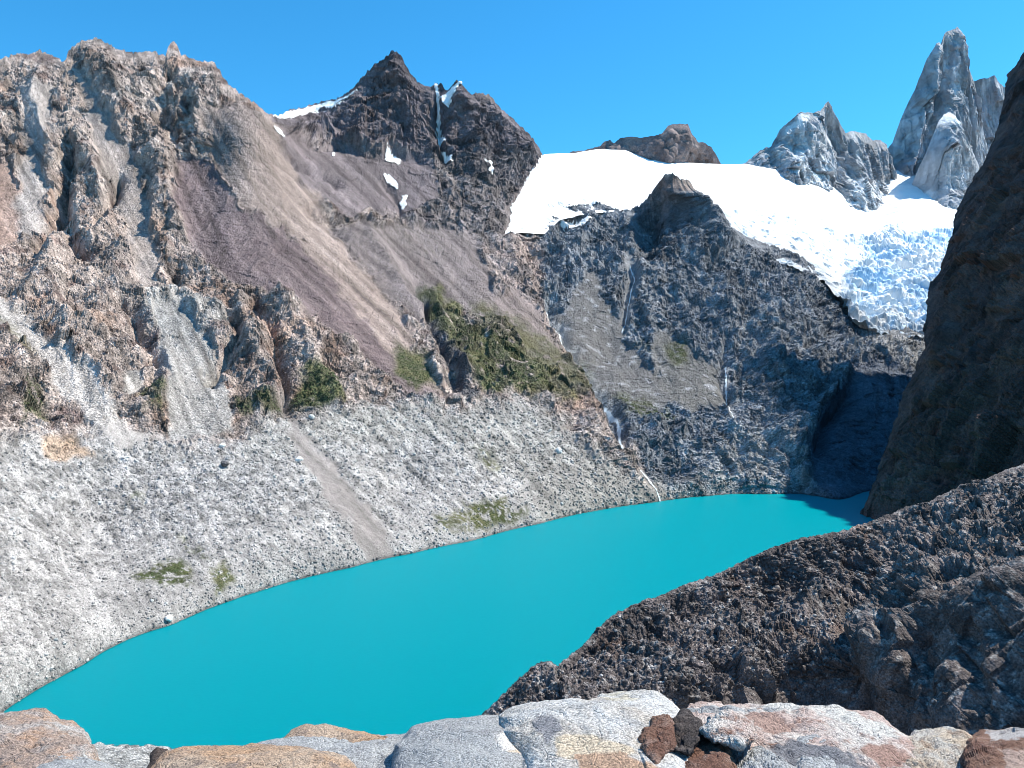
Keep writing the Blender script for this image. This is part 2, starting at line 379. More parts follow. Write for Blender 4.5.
# --- albedo
X, Y, Z = R.V[..., 0], R.V[..., 1], R.V[..., 2]
nA = fbm(X / 160, Y / 160, Z / 160, 4, 31); nB = fbm(X / 45, Y / 45, Z / 45, 4, 32); nC = fbm(X / 14, Y / 14, Z / 14, 3, 33)
A = np.zeros(px.shape + (3,)) + col((.35, .285, .255))
A = mixc(A, col((.42, .355, .32)), sst(-.1, .35, nA + nC * .5))
A = mixc(A, col((.17, .125, .115)), sst(.0, .35, nB + .5 * nC))
A = mixc(A, col((.33, .22, .165)), sst(.12, .4, -nA + nB * .5) * .6)
A = mixc(A, col((.16, .135, .145)) * (1 + .8 * np.clip(fbm(X / 300, Y / 300, Z / 22, 4, 36), -.5, .5))[..., None], w_peak)
A = mixc(A, col((.19, .165, .165)), reg([(400,160),(540,150),(520,250),(540,300),(470,300),(420,260)], 8) * .8)
A = mixc(A, col((.36, .285, .255)), reg([(500,235),(540,235),(545,292),(520,300),(480,300),(470,260)], 6) * sst(-.2, .2, nB))
A = mixc(A, col((.165, .18, .205)) + .06 * sst(-.3, .4, nB)[..., None] + .11 * sst(.15, .5, nC)[..., None], w_central)
A = mixc(A, col((.33, .335, .34)), reg([(700,480),(720,440),(770,430),(800,470),(820,500),(640,510),(640,490)], 8) * .7 * w_central)
A = mixc(A, col((.25, .26, .28)), reg([(750,300),(840,290),(920,330),(925,360),(850,350),(800,400),(760,430),(700,440),(740,380)], 8) * .45 * w_central * sst(-.2, .3, nC))
A = mixc(A, col((.34, .34, .345)), reg([(845,345),(870,335),(930,335),(930,370),(905,366),(875,355),(850,362)], 5) * .7)
A = mixc(A, col((.12, .14, .18)) * (1 + .25 * nC[..., None]), w_dark)  # shadow of the right wall put into the rock colour
A = mixc(A, col((.355, .34, .33)) * (1 + .3 * nB[..., None]), w_mor)
A = mixc(A, col((.34, .325, .305)), w_mor * reg([(250,405),(560,400),(640,480),(660,520),(560,500),(430,440),(330,440),(240,470)], 10) * .75)
A = mixc(A, col((.30, .285, .265)), w_mor * reg([(540,440),(700,490),(720,540),(560,540),(520,500)], 12) * .8)
A = mixc(A, col((.42, .30, .21)), reg([(40,440),(70,432),(92,455),(70,462),(45,458)], 4) * .8)
A = mixc(A, col((.40, .40, .39)), reg([(140,290),(190,295),(240,310),(200,340),(150,330)], 5) * .6)
for k, (pl, c) in scree_polys.items():
    A = mixc(A, col(c) * (1 + .12 * nC[..., None]), masks[k] * .9)
A = mixc(A, col((.34, .36, .38)), sst(7, 2, linedist(qx, qy, [(545,290),(560,320),(590,375),(612,405)])[0]) * .7)
A = mixc(A, col((.09, .09, .10)), sst(9, 4, linedist(qx, qy, [(420,295),(435,330),(448,360),(468,398)])[0]) * .9)  # dark gully rock, with the gully's shadow put into the colour too
A = mixc(A, col((.06, .065, .08)), reg([(655,180),(672,176),(684,205),(688,245),(655,265),(640,262),(655,235),(640,215)], 3) * .6)  # shade on the spur's left face, painted into the albedo
A = mixc(A, col((.36, .37, .39)), w_central * sst(.12, .3, fbm(X / 22, Y / 22, Z / 30, 4, 37)) * sst(150, 260, py) * (1 - w_dark) * .75)
# debris streaks running down the fall line
def streak(deg, wid, leng, sd):
    a = np.radians(deg); u = (px * np.sin(a) - py * np.cos(a)) / wid; v = (px * np.cos(a) + py * np.sin(a)) / leng
    return fbm(u + nB * .3, v, 0 * u, 4, sd)
lft = sst(330, 180, px) 
st1 = streak(62, 7, 90, 301) * lft + streak(44, 6, 110, 302) * (1 - lft)
w_st = (1 - w_central) * (1 - w_peak * .7)
A = A * (1 + w_st * np.clip(st1 * np.where(w_mor > .5, .7, 1.3), -.5, .6))[..., None]
A = mixc(A, col((.40, .35, .32)), w_st * (1 - w_mor) * sst(.25, .5, st1) * .6)
A = mixc(A, col((.14, .115, .115)), w_st * (1 - w_mor) * sst(.25, .5, -st1) * .4)
# grass and moss
veg = [([(418,290),(440,292),(470,320),(505,340),(540,360),(560,385),(520,395),(480,392),(462,370),(445,345),(430,315)], .85), ([(395,345),(420,350),(435,385),(415,395),(395,375)], .9), ([(300,375),(335,370),(340,400),(315,412),(292,400)], .9),
       ([(235,395),(285,405),(280,415),(240,412)], .8), ([(25,380),(45,395),(50,415),(20,425)], .7), ([(-5,310),(20,330),(35,370),(15,360)], .5), ([(138,398),(165,405),(160,422),(145,415)], .8),
       ([(130,575),(155,562),(185,557),(192,572),(190,592),(165,580),(140,585)], 1.0), ([(178,535),(195,545),(205,560),(192,560)], .9), ([(208,570),(232,562),(236,585),(215,597)], .95), ([(128,495),(145,494),(143,503),(128,502)], .7),
       ([(430,515),(470,512),(468,528),(440,528)], .9), ([(465,505),(505,500),(525,515),(515,525),(470,528)], 1.0), ([(478,448),(490,450),(500,470),(488,470)], .9), ([(615,395),(640,400),(668,410),(670,425),(640,420),(620,412)], .6), ([(668,345),(685,345),(690,362),(672,366)], .85),
       ([(360,210),(440,235),(450,262),(410,250),(370,235)], .15), ([(560,330),(590,360),(600,400),(570,385)], .5), ([(640,340),(655,350),(650,358),(636,350)], .6), ([(470,300),(510,312),(560,350),(600,395),(560,400),(500,390)], .75)]
w_veg = 0 * px; 
for pl, a in veg: w_veg = np.maximum(w_veg, reg(pl, 5) * a * sst(-.42, -.1, nC + nB * .5 + (a - .75) * .6))
w_veg = w_veg * np.where(w_mor > .4, sst(-.28, .05, fbm(X / 5, Y / 5, Z / 5, 3, 41) + .35 * nC), 1)
A = mixc(A, mixc(col((.055, .066, .026)) + 0 * A, col((.115, .115, .045)), sst(-.2, .3, nB)), w_veg)
cc = (cell * w_crag + cellm * w_mor * (1 - w_scr) * (.5 + .6 * sst(10, 70, VW[..., 2])) + cells * w_scr * .5)
A = A * (1 + .45 * np.clip(cc, -1, 1))[..., None]
A = A * (1 + .0 * nB[..., None])
wsn = w_snowfoot
# wet rim along the water
rim = sst(4, 0.5, Z); A = A * (1 - .45 * rim)[..., None]

# --- snow on this side, laid over the rock as its own sheets
N2 = normals(R.V)
snow_polys = [
 ([(543,153),(550,153),(575,180),(600,206),(590,208),(565,208),(547,214),(552,226),(541,233),(534,227),(527,236),(521,228),(514,235),(504,238),(509,222),(512,205),(520,192),(526,180),(534,168)], 'broad snow apron where the glacier meets the brown mountainside'),
 ([(272,116),(300,110),(335,101),(352,95),(358,92),(350,99),(330,106),(345,104),(338,108),(322,109),(308,116),(325,112),(300,118),(280,120)], 'long snowfield draped on the left shoulder of the dark peak'),
 ([(434,82),(438,84),(440,108),(441,120),(444,144),(438,146),(436,125),(437,105)], 'narrow vertical snow gully down the middle of the dark peak'),
 ([(440,96),(447,94),(460,80),(455,98),(447,110)], 'small snow streak between the two notches of the dark peak'),
 ([(385,148),(391,152),(400,156),(401,161),(392,162),(385,158)], 'small bright snow patch below the dark cliff band'),
 ([(382,174),(390,176),(398,184),(397,187),(388,181)], 'small slanting snow patch below the cliff band patch'),
 ([(402,193),(406,194),(407,204),(403,205)], 'tiny snow patch lowest below the dark peak'),
 ([(443,150),(450,156),(452,162),(446,160)], 'tiny snow patch at the foot of the snow gully'),
 ([(482,165),(487,167),(489,180),(485,180)], 'thin snow streak right of the peak above the brown slope'),
 ([(331,152),(334,153),(334,157),(331,156)], 'speck of snow under the snowy shoulder'),
 ([(272,126),(277,130),(282,137),(278,136)], 'speck of snow on the tan ridge end'),
 ([(560,218),(575,222),(590,226),(582,232),(560,226)], 'snow strip on the ledge under the glacier left of the spur'),
]
snow_sel = []
for pl, lab in snow_polys:
    pxx, pyy = px + wx * .22 + nC * 3, py + wy * .22 + nC * 2
    xs_ = [p[0] for p in pl]; ys_ = [p[1] for p in pl]
    box = (px > min(xs_) - 5) & (px < max(xs_) + 5) & (py > min(ys_) - 5) & (py < max(ys_) + 5)
    dd = np.full(px.shape, -9.0); dd[box] = polydist(pxx[box], pyy[box], pl)
    snow_sel.append((dd > -.2, lab))
L_ = np.array([.64, .11, .76])

in_mor = (w_mor > .5) 
in_cen = (w_central > .5) & ~in_mor
in_peak = (polydist(px, py, [(276,-50),(600,-50),(600,200),(545,290),(560,330),(590,385),(615,430),(640,480),(520,402),(470,412),(440,398),(400,320),(350,250),(300,175),(276,118)]) > 0) & ~in_mor & ~in_cen
in_left = ~in_mor & ~in_cen & ~in_peak
tag(emit('mountain', R, A, M_far, in_left), 'tall brown craggy mountainside on the left of the lake', None, None, 'structure')
tag(emit('mountain', R, A, M_far, in_peak), 'dark pointed peak with snow streaks above a brown slope', None, None, 'structure')
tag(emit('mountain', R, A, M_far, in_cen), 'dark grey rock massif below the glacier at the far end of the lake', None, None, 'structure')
tag(emit('scree_slope', R, A, M_moraine, in_mor), 'pale grey moraine slope falling to the left shore of the lake', None, None, 'structure')
for selm, lab in snow_sel:
    if selm.sum() < 3: continue
    o = emit('snow_patch', R, np.zeros_like(A) + .86, M_snow, selm, True, R.V + N2 * 2.2 + np.array([0, -1.0, .5]))
    tag(o, lab, 'snow patch', 'snow patches on the dark peak')
print('R done', time.time() - T0)

# ------------------------------------------------------------------ streams, shrubs and loose boulders of this side
m_foam, nt, b = newmat('white_water'); b.inputs['Base Color'].default_value = (.62, .70, .76, 1); b.inputs['Roughness'].default_value = .5
px, py = R.px, R.py
for line, r0, lab in [
    ([(547,312),(556,322),(563,340),(574,360),(584,374),(592,388),(604,394),(611,402),(617,414),(621,428),(622,450)], 1.25, 'long thin waterfall running down the gully beside the grassy slope'),
    ([(640,470),(648,480),(655,490),(659,501)], .9, 'short white stream entering the lake at its far left corner'),
    ([(630,262),(634,275),(629,300),(626,318),(621,334)], .6, 'faint upper stream in the dark rock left of the spur'),
    ([(727,362),(728,380),(731,400),(734,425)], .7, 'thin stream down the middle of the dark rock massif')]:
    ly = px + wx * .12, py + wy * .12
    xs_ = [p[0] for p in line]; ys_ = [p[1] for p in line]
    box = (px > min(xs_) - 4) & (px < max(xs_) + 4) & (py > min(ys_) - 4) & (py < max(ys_) + 4)
    dd = np.full(px.shape, 99.0); dd[box] = linedist(ly[0][box], ly[1][box], line)[0]
    sel = dd < r0 * (.75 + .9 * nC)
    if sel.sum() > 3: tag(emit('waterfall', R, None, m_foam, sel, True, R.V + N2 * 1.2), lab, 'waterfall')

def ico():
    import bmesh
    bm = bmesh.new(); bmesh.ops.create_icosphere(bm, subdivisions=1, radius=1)
    v = np.array([x.co[:] for x in bm.verts]); f = np.array([[q.index for q in p.verts] for p in bm.faces]); bm.free()
    return v, f
IV, IF = ico()
m_bush, nt, b = newmat('shrub_leaves')
tcn = nt.nodes.new('ShaderNodeTexCoord'); nn = nt.nodes.new('ShaderNodeTexNoise'); nn.inputs['Scale'].default_value = .12; nn.inputs['Detail'].default_value = 5
cr = nt.nodes.new('ShaderNodeValToRGB'); cr.color_ramp.elements[0].position = .35; cr.color_ramp.elements[1].position = .65
cr.color_ramp.elements[0].color = (.025, .050, .013, 1); cr.color_ramp.elements[1].color = (.075, .110, .028, 1)
nt.links.new(tcn.outputs['Object'], nn.inputs['Vector']); nt.links.new(nn.outputs['Fac'], cr.inputs[0]); nt.links.new(cr.outputs[0], b.inputs['Base Color']); b.inputs['Roughness'].default_value = .8
rg = np.random.RandomState(5)
veglab = {0: 'green shrubs covering the slope beside the long gully', 1: 'dark green shrubs left of the long gully', 2: 'dark green shrubs at the foot of the brown crags', 3: 'thin strip of green shrubs along the crag foot', 4: 'green shrubs on the crag at the left edge', 6: 'small green shrub patch between two scree chutes',
  7: 'low olive cushion plants on the pale moraine near the shore', 9: 'right hand low olive patch on the pale moraine', 12: 'low green plants on the moraine above the lake', 14: 'green plants at the foot of the grey scree cone', 15: 'dark round shrub patch in the grey rock massif'}
for k, lab in veglab.items():
    pl, a = veg[k]
    xs_ = [p[0] for p in pl]; ys_ = [p[1] for p in pl]
    box = (px > min(xs_) - 6) & (px < max(xs_) + 6) & (py > min(ys_) - 6) & (py < max(ys_) + 6)
    dd = np.full(px.shape, -9.0); dd[box] = polydist(qx[box], qy[box], pl) if qx.shape == px.shape else -9
    cand = np.argwhere((dd > -1) & (nC + .5 * nB > -.12 if k in (0, 12, 7, 14) else dd > -1))
    cand = cand[rg.rand(len(cand)) < np.clip(dd[cand[:, 0], cand[:, 1]] / 8, .12, 1)]
    n = min(len(cand), int(len(cand) * .3) + 5)
    cand = cand[rg.choice(len(cand), n, False)]
    pts = R.V[cand[:, 0], cand[:, 1]]; mp = R.mpp[cand[:, 0], cand[:, 1]]
    r = (.7 + .9 * rg.rand(n)) * np.clip(mp, .7, 1.8) * (.5 if k in (7, 9, 12) else .6)
    vv = IV[None] * (1 + .35 * (rg.rand(n, len(IV), 1) - .5)) * r[:, None, None] * np.array([1, 1, .6]) + pts[:, None]
    ff = (IF[None] + (np.arange(n) * len(IV))[:, None, None]).reshape(-1, 3)
    tag(mesh_from('shrubs', vv.reshape(-1, 3), ff, None, m_bush), lab, None, None, 'stuff')

def grain(name, c1, c2, scale):
    m, nt, b = newmat(name); L = nt.links.new
    tc = nt.nodes.new('ShaderNodeTexCoord'); n = nt.nodes.new('ShaderNodeTexNoise'); n.inputs['Scale'].default_value = scale; n.inputs['Detail'].default_value = 5
    r = nt.nodes.new('ShaderNodeValToRGB'); r.color_ramp.elements[0].position = .4; r.color_ramp.elements[1].position = .6
    r.color_ramp.elements[0].color = c1 + (1,); r.color_ramp.elements[1].color = c2 + (1,)
    L(tc.outputs['Object'], n.inputs['Vector']); L(n.outputs['Fac'], r.inputs[0]); L(r.outputs[0], b.inputs['Base Color']); b.inputs['Roughness'].default_value = .9
    return m
m_pale = grain('pale_boulder_rock', (.36, .36, .35), (.52, .52, .51), 2.0)
m_whiteb = grain('white_boulder_rock', (.66, .66, .64), (.78, .77, .75), 1.5)
m_darkb = grain('dark_boulder_rock', (.07, .07, .075), (.15, .14, .14), 1.5)
def rock_mesh(seed, mat, name='boulder'):
    import bmesh
    bm = bmesh.new(); bmesh.ops.create_icosphere(bm, subdivisions=3, radius=1)
    v = np.array([x.co[:] for x in bm.verts]); f = np.array([[q.index for q in p.verts] for p in bm.faces]); bm.free()
    h, _ = facet(v[:, 0] * 1.1 + seed, v[:, 1] * 1.1, v[:, 2] * 1.1, seed, 1.0); h2, _ = facet(v[:, 0] * 2.6 + seed, v[:, 1] * 2.6, v[:, 2] * 2.6, seed)
    v = v * (1 + .28 * h + .1 * h2)[:, None] * np.array([1.15, .95, .8])
    me = mesh_from(name, v, f, None, mat); return me
def place(o, x, y, size, sink=.15):
    i = np.argmin((R.px - x) ** 2 + (R.py - y) ** 2); p = R.V.reshape(-1, 3)[i]
    o.location = (p[0], p[1], p[2] + size * (.8 - sink)); o.scale = (size,) * 3; o.rotation_euler = (rg.rand() * .5, rg.rand() * .5, rg.rand() * 6.28)
for sd, (x, y, size, mt, lab) in enumerate([
    (169, 621, 3.2, m_whiteb, 'white boulder lying on the shoreline of the pale moraine'),
    (299, 461, 4.6, m_whiteb, 'bright white boulder on the moraine beside the brown scree tongue'),
    (559, 452, 5.4, m_whiteb, 'bright white boulder high on the moraine toward the far end of the lake'),
    (225, 466, 4.6, m_darkb, 'dark boulder on the pale moraine above its middle'),
    (87, 661, 1.4, m_pale, 'grey boulder at the water edge near the left end of the lake'),
    (28, 571, 1.3, m_darkb, 'small dark boulder on the pale moraine near the left edge'),
    (311, 419, 4.0, m_pale, 'pale boulder just below the dark shrubs of the crag foot'),
    (222, 447, 4.0, m_whiteb, 'pale block at the top of the moraine above the dark boulder')]):
    o = rock_mesh(sd + 40, mt); tag(o, lab, 'boulder'); place(o, x, y, size)
protos = [rock_mesh(60 + i, m_pale) for i in range(6)]
def rubble(name, sheet_, cols, sel, n, rmin, rmax, mat, label, seed, pw=2.5, lo=.55):
    g_ = np.random.RandomState(seed); cand = np.argwhere(sel); cand = cand[g_.choice(len(cand), min(n, len(cand)), False)]; n = len(cand)
    p = sheet_.V[cand[:, 0], cand[:, 1]]; mp = np.maximum(sheet_.mpp[cand[:, 0], cand[:, 1]], .3); cl_ = cols[cand[:, 0], cand[:, 1]]
    r = (rmin + (rmax - rmin) * g_.rand(n) ** pw) * mp
    v = IV[None] * (1 + .5 * (g_.rand(n, len(IV), 1) - .5)) * r[:, None, None] * (.7 + .6 * g_.rand(n, 1, 3)) + p[:, None] + np.array([0, 0, .15]) * r[:, None, None]
    f_ = (IF[None] + (np.arange(n) * len(IV))[:, None, None]).reshape(-1, 3)
    cc_ = np.repeat((cl_ * (lo + (1.9 - lo * 1.0 - .25) * g_.rand(n, 1) * .75))[:, None], len(IV), 1).reshape(-1, 3)
    tag(mesh_from(name, v.reshape(-1, 3), f_, cc_, mat), label, None, None, 'stuff')
rubble('rubble', R, A, (w_mor > .4) & (R.V[..., 2] > 1) & (w_scr < .6) & (px > -40) & (w_veg < .3), 22000, .3, 1.7, M_moraine, 'broken grey stones covering the moraine slope', 11, 3.0, .75)
rubble('rubble', R, A, (w_crag > .5) & (w_mor < .4) & (w_veg < .3) & (w_peak < .5) & (px > -40) & (R.edge > 12), 22000, .35, 1.4, M_far, 'loose brown and grey blocks strewn over the mountainsides', 12, 2.0)
morcand = np.argwhere((w_mor > .8) & (R.V[..., 2] > 1.5) & (w_veg < .2) & (w_scr < .5) & (px > -20) & (px < 660) & (R.edge > 5))
pick = morcand[rg.choice(len(morcand), 230, False)]
for i, (a_, b_) in enumerate(pick):
    o = protos[i % 6]
    if i >= 6: o = o.copy(); C.objects.link(o)
    size = (.7 + 1.7 * rg.rand() ** 2.5) * max(R.mpp[a_, b_], .9) * .9
    p = R.V[a_, b_]; o.location = (p[0], p[1], p[2] + .05 * size); o.scale = (size * (.8 + .5 * rg.rand()), size, size * (.7 + .4 * rg.rand())); o.rotation_euler = (rg.rand() * .6, rg.rand() * .6, rg.rand() * 6.28)
    tag(o, 'pale grey boulder scattered on the moraine slope above the lake', 'boulder', 'loose boulders scattered over the moraine')
shc = np.argwhere((w_mor > .5) & (R.V[..., 2] > .2) & (R.V[..., 2] < 3) & (px > 0) & (px < 650))
pick = shc[rg.choice(len(shc), 55, False)]
for i, (a_, b_) in enumerate(pick):
    o = protos[i % 6].copy(); C.objects.link(o)
    size = (.5 + 1.3 * rg.rand() ** 2.5) * max(R.mpp[a_, b_], .9) * .8
    p = R.V[a_, b_]; o.location = (p[0] + .5, p[1] - .5, p[2] - .1 * size); o.scale = (size * (.8 + .6 * rg.rand()), size, size * (.6 + .4 * rg.rand())); o.rotation_euler = (rg.rand() * .6, rg.rand() * .6, rg.rand() * 6.28)
    tag(o, 'pale grey stone lying at the edge of the turquoise water', 'boulder', 'stones along the waterline')
print('scatter', time.time() - T0)

# ================================================================== glacier
top_G = [(490,240),(505,215),(520,180),(535,158),(545,154),(575,153),(600,149),(625,150),(650,160),(690,163),(720,164),(745,164),(790,172),(830,180),(870,175),(900,170),(1010,175)]
bot_G = [(490,255),(505,236),(520,233),(545,235),(560,222),(600,214),(640,212),(700,222),(740,245),(770,262),(790,268),(820,282),(840,300),(850,320),(880,334),(920,336),(1010,345)]
ctrl_G = [(505,234,2330),(520,232,2330),(545,232,2380),(560,214,2500),(600,208,2600),(640,205,2660),(535,165,2740),(545,154,2850),(600,149,3300),(650,160,3300),(600,180,2900),(720,164,3500),(745,164,3600),(700,222,2560),(690,190,2950),(740,245,2530),(770,258,2500),(740,200,3000),(800,230,2850),(820,278,2420),(840,298,2330),(850,322,2230),(880,334,2200),(920,334,2230),
    (830,180,3900),(870,178,4100),(900,172,4250),(1010,175,4400),(880,205,3900),(950,212,3600),(1010,215,3600),(830,205,3500),(900,230,3100),(860,260,2750),(900,290,2550),(950,260,2800),(1010,345,2300),(1010,280,2650),(780,172,3700),(780,195,3300)]
_bx = np.arange(490, 1011, 2.0); _by = np.interp(_bx, [p[0] for p in bot_G], [p[1] for p in bot_G])
_by = _by + fbm(_bx / 9, _bx * 0, _bx * 0, 4, 47) * 7 * sst(540, 600, _bx) - 1
bot_G = list(zip(_bx, _by))
G = sheet(490, 1010, 1.0, top_G, bot_G, 240, ctrl_G, (0, 40, -20), 6, .35, 44, .05)
px, py = G.px, G.py
X, Y, Z = G.V[..., 0], G.V[..., 1], G.V[..., 2]
wx = fbm(px / 18, py / 18, 0 * px, 3, 5) * 12; wy = fbm(px / 18, py / 18, 0 * px + 7, 3, 6) * 12
ice = sst(-10, 14, polydist(px + wx, py + wy, [(830,300),(850,270),(862,255),(850,240),(890,228),(930,230),(960,225),(1020,230),(1020,360),(850,340)]))
ice2 = sst(-8, 10, polydist(px + wx, py + wy, [(700,222),(735,205),(770,208),(800,220),(850,225),(870,250),(850,290),(820,290),(770,270),(730,250)])) 
foot = sst(26, 0, py - np.interp(px, [p[0] for p in bot_G], [p[1] for p in bot_G]) + 26) * 0
d1, c1 = octaves(G.V, [('fbm', 300, 26, 51, one), ('fbm', 90, 7, 52, one), ('ridge', 70, 3, 50, (.4, 1, 1))], G)
d2, c2 = octaves(G.V, [('facet', 80, 26, 53, (.6, 1.2, 1.2)), ('facet', 36, 18, 54, (.6, 1.3, 1.3)), ('facet', 17, 10, 55, one), ('ridge', 60, 16, 56, (.4, 1.4, 1.4))], G)
lum = sst(-.1, .5, fbm(X / 35, Y / 35, Z / 35, 3, 58))
d = d1 * sst(0, 12, G.edge) + d2 * (ice * 1.0 + ice2 * .6 * lum)
G.V = G.V + G.N * d[..., None]
A = np.zeros(px.shape + (3,)) + col((.80, .82, .84))
A = mixc(A, col((.36, .58, .80)), np.clip(ice * (.45 + 1.0 * c2), 0, .9))
A = mixc(A, col((.45, .55, .62)), np.clip(ice2 * (.15 + lum * .8), 0, .8))
dirt = np.clip(ice * .8 + ice2 * .5, 0, 1) * sst(.18, .5, fbm(X / 30, Y / 30, Z / 12, 4, 59))
A = mixc(A, col((.22, .28, .34)), dirt * .8)
rimd = np.interp(px, [p[0] for p in bot_G], [p[1] for p in bot_G]) - py
A = mixc(A, col((.26, .29, .33)), sst(22, 2, rimd + 26 * fbm(X / 40, Y / 40, Z / 20, 4, 60)) * sst(690, 730, px) * .75)
A = mixc(A, col((.60, .70, .78)), sst(.1, .45, fbm(X / 160, Y / 160, Z / 30, 4, 61)) * sst(.0, 1, (py - 165) / 60) * .55)
emo = emit('glacier', G, A, M_snow, None, False)
tag(emo, 'white glacier spilling in a blue crevassed icefall beneath the granite spires', None, None, 'structure')
print('G done', time.time() - T0)

# ================================================================== far peaks
def far_peak(name, label, top, bot, ctrl, x0, x1, rows, palette, specs, st=(), back=(0, 30, -30), tn=1.0, step=.8, seed=70, snow=None, tf=.2, nb=10):
    s = sheet(x0, x1, step, top, bot, rows, ctrl, back, nb, tn, seed, tf)
    px, py = s.px, s.py
    dst = 0 * px
    for pl, r, a in st:
        d_, sd_, pr_ = linedist(px + fbm(px / 9, py / 9, 0 * px, 2, 3) * 4, py, pl)
        dst += a * np.maximum(0, 1 - d_ / (r * 2.2)) * np.clip(np.minimum(pr_ + .08, 1.08 - pr_) * 8, 0, 1)
    d, c = octaves(s.V, specs, s, 20)
    dirn = np.zeros_like(s.V) + np.array([0, -1.0, 0]) if specs is spires else s.N
    s.V = s.V + dirn * ((d + dst) * (sst(0, 16, s.edge) * .9 + .1))[..., None]
    if specs is spires: s.V[..., 0] += fbm(s.V[..., 0] / 40, s.V[..., 1] / 40, s.V[..., 2] / 60, 3, seed + 5) * 8
    X, Y, Z = s.V[..., 0], s.V[..., 1], s.V[..., 2]
    n = fbm(X / 60, Y / 60, Z / 160, 4, seed + 1)
    A = mixc(col(palette[0]) + np.zeros(px.shape + (3,)), col(palette[1]), sst(-.3, .3, n))
    A = A * (1 + .35 * np.clip(c, -1, 1))[..., None]
    if specs is spires: A = A * (1 + .75 * np.clip(fbm(X / 22, Y / 60, Z / 220, 4, seed + 8), -.6, .6))[..., None]
    if snow is not None:
        N = normals(s.V)
        for pl, a in snow:
            w = sst(-2, 2, polydist(px + n * 6, py, pl)) * sst(.1, .5, N[..., 2] * np.sign(N[..., 2].mean()) + n * .6 + a)
            A = mixc(A, col((.85, .86, .88)), w)
    o = emit(name, s, A, M_far)
    tag(o, label, None, None, 'structure')
    return s

spires = [('ridge', 300, 45, 71, (1.3, 1, .2)), ('slab', 120, 34, 72, (1.3, 1, .25)), ('slab', 50, 15, 73, (1.2, 1, .3)), ('slab', 24, 8, 74, (1, 1, .5)), ('ridge', 70, 24, 78, (1.5, 1, .15)), ('ridge', 32, 11, 79, (1.5, 1, .2))]
far_peak('mountain', 'small flat topped brown peak rising behind the glacier', [(570,152),(585,150),(600,146),(605,141),(610,140),(614,143),(620,138),(632,136),(640,138),(652,136),(662,134),(668,126),(675,124),(688,124),(692,134),(698,142),(706,143),(712,148),(718,158),(721,164),(730,178),(750,190)],
    [(570,175),(750,195)], [(570,152,3500),(620,140,3450),(650,137,3350),(680,124,3350),(718,158,3500),(750,168,3600),(570,175,3400),(650,175,3320),(750,190,3600),(690,170,3480),(680,160,3330)], 570, 750, 70, [(.20,.155,.155),(.30,.24,.23)], [('facet', 60, 20, 75, one), ('facet', 28, 12, 76, one), ('ridge', 90, 16, 77, one)], tn=.8, seed=75)
far_peak('mountain', 'pale granite spire cluster left of the tall needle above the glacier',
    [(735,168),(745,163),(752,157),(760,150),(770,147),(780,130),(790,121),(800,112),(812,113),(820,111),(824,106),(828,101),(832,107),(838,119),(845,133),(852,131),(858,132),(866,134),(872,140),(880,140),(886,145),(890,160),(900,190),(910,200)],
    [(735,185),(770,185),(800,200),(830,215),(870,215),(910,225)], [(735,168,3900),(770,147,3900),(800,112,3900),(828,103,3950),(850,130,4050),(886,145,4200),(910,200,4300),(735,185,3750),(785,170,3720),(800,195,3620),(830,213,3560),(845,180,3800),(870,215,3700),(910,225,3900),(865,170,3980)],
    735, 910, 130, [(.33,.35,.39),(.46,.465,.48)], spires, st=[([(826,104),(808,140),(790,185)], 7, 50), ([(800,112),(782,150),(785,180)], 6, 50), ([(828,106),(842,150),(838,200)], 5, -60), ([(858,132),(862,165),(858,200)], 5, 35), ([(880,142),(885,180)], 5, 30)],
    snow=[([(790,150),(830,160),(835,205),(790,190)], -.1), ([(785,110),(812,112),(800,130),(785,140)], -.2), ([(850,180),(905,185),(905,230),(845,230)], .1)], seed=80, tn=.8, tf=.25)
far_peak('mountain', 'tallest pale granite needle towering above the glacier',
    [(868,168),(876,158),(884,152),(890,146),(895,138),(900,122),(907,105),(914,91),(920,76),(926,61),(932,50),(936,44),(939,42),(942,45),(944,36),(946,32),(952,30),(957,27),(961,31),(964,38),(965,50),(967,60),(970,72),(974,82),(978,102),(985,140),(995,180),(1010,215)],
    [(868,225),(900,222),(930,218),(1010,225)], [(868,168,4350),(893,145,4400),(920,88,4450),(952,30,4500),(970,76,4520),(995,180,4600),(868,225,4150),(900,222,4150),(915,170,4250),(940,120,4280),(930,200,4050),(960,215,3950),(1010,225,4000),(945,70,4400),(1010,215,4300)],
    868, 1010, 220, [(.36,.38,.43),(.47,.475,.50)], spires, st=[([(940,42),(925,100),(905,170)], 6, 55), ([(958,30),(958,90),(950,130)], 7, 60), ([(946,40),(942,90),(935,140)], 4, -55), ([(898,130),(900,170),(890,200)], 5, 35), ([(975,100),(968,140),(975,190)], 6, 35)], seed=85, tn=.7, tf=.25,
    snow=[([(950,60),(975,65),(975,80),(955,75)], -.3)])
far_peak('mountain', 'short rounded granite buttress in front of the tallest needle',
    [(905,212),(912,185),(922,160),(932,140),(938,122),(944,114),(950,112),(956,116),(960,130),(968,142),(974,155),(980,170),(990,200),(1010,215)],
    [(905,222),(935,222),(960,225),(1010,228)], [(905,212,4000),(922,160,4000),(948,112,4100),(975,155,4100),(1010,215,4200),(905,222,3800),(940,215,3640),(960,220,3660),(1010,228,3900),(945,160,3850)],
    905, 1010, 130, [(.40,.42,.46),(.50,.50,.52)], spires, st=[([(948,114),(942,160),(938,210)], 7, 45), ([(958,130),(962,170),(955,215)], 6, 40), ([(928,150),(920,190)], 6, 30)], seed=90, tn=.7, tf=.25,
    snow=[([(940,110),(962,118),(955,130),(938,125)], .1), ([(918,195),(930,190),(930,215),(912,215)], .3)])
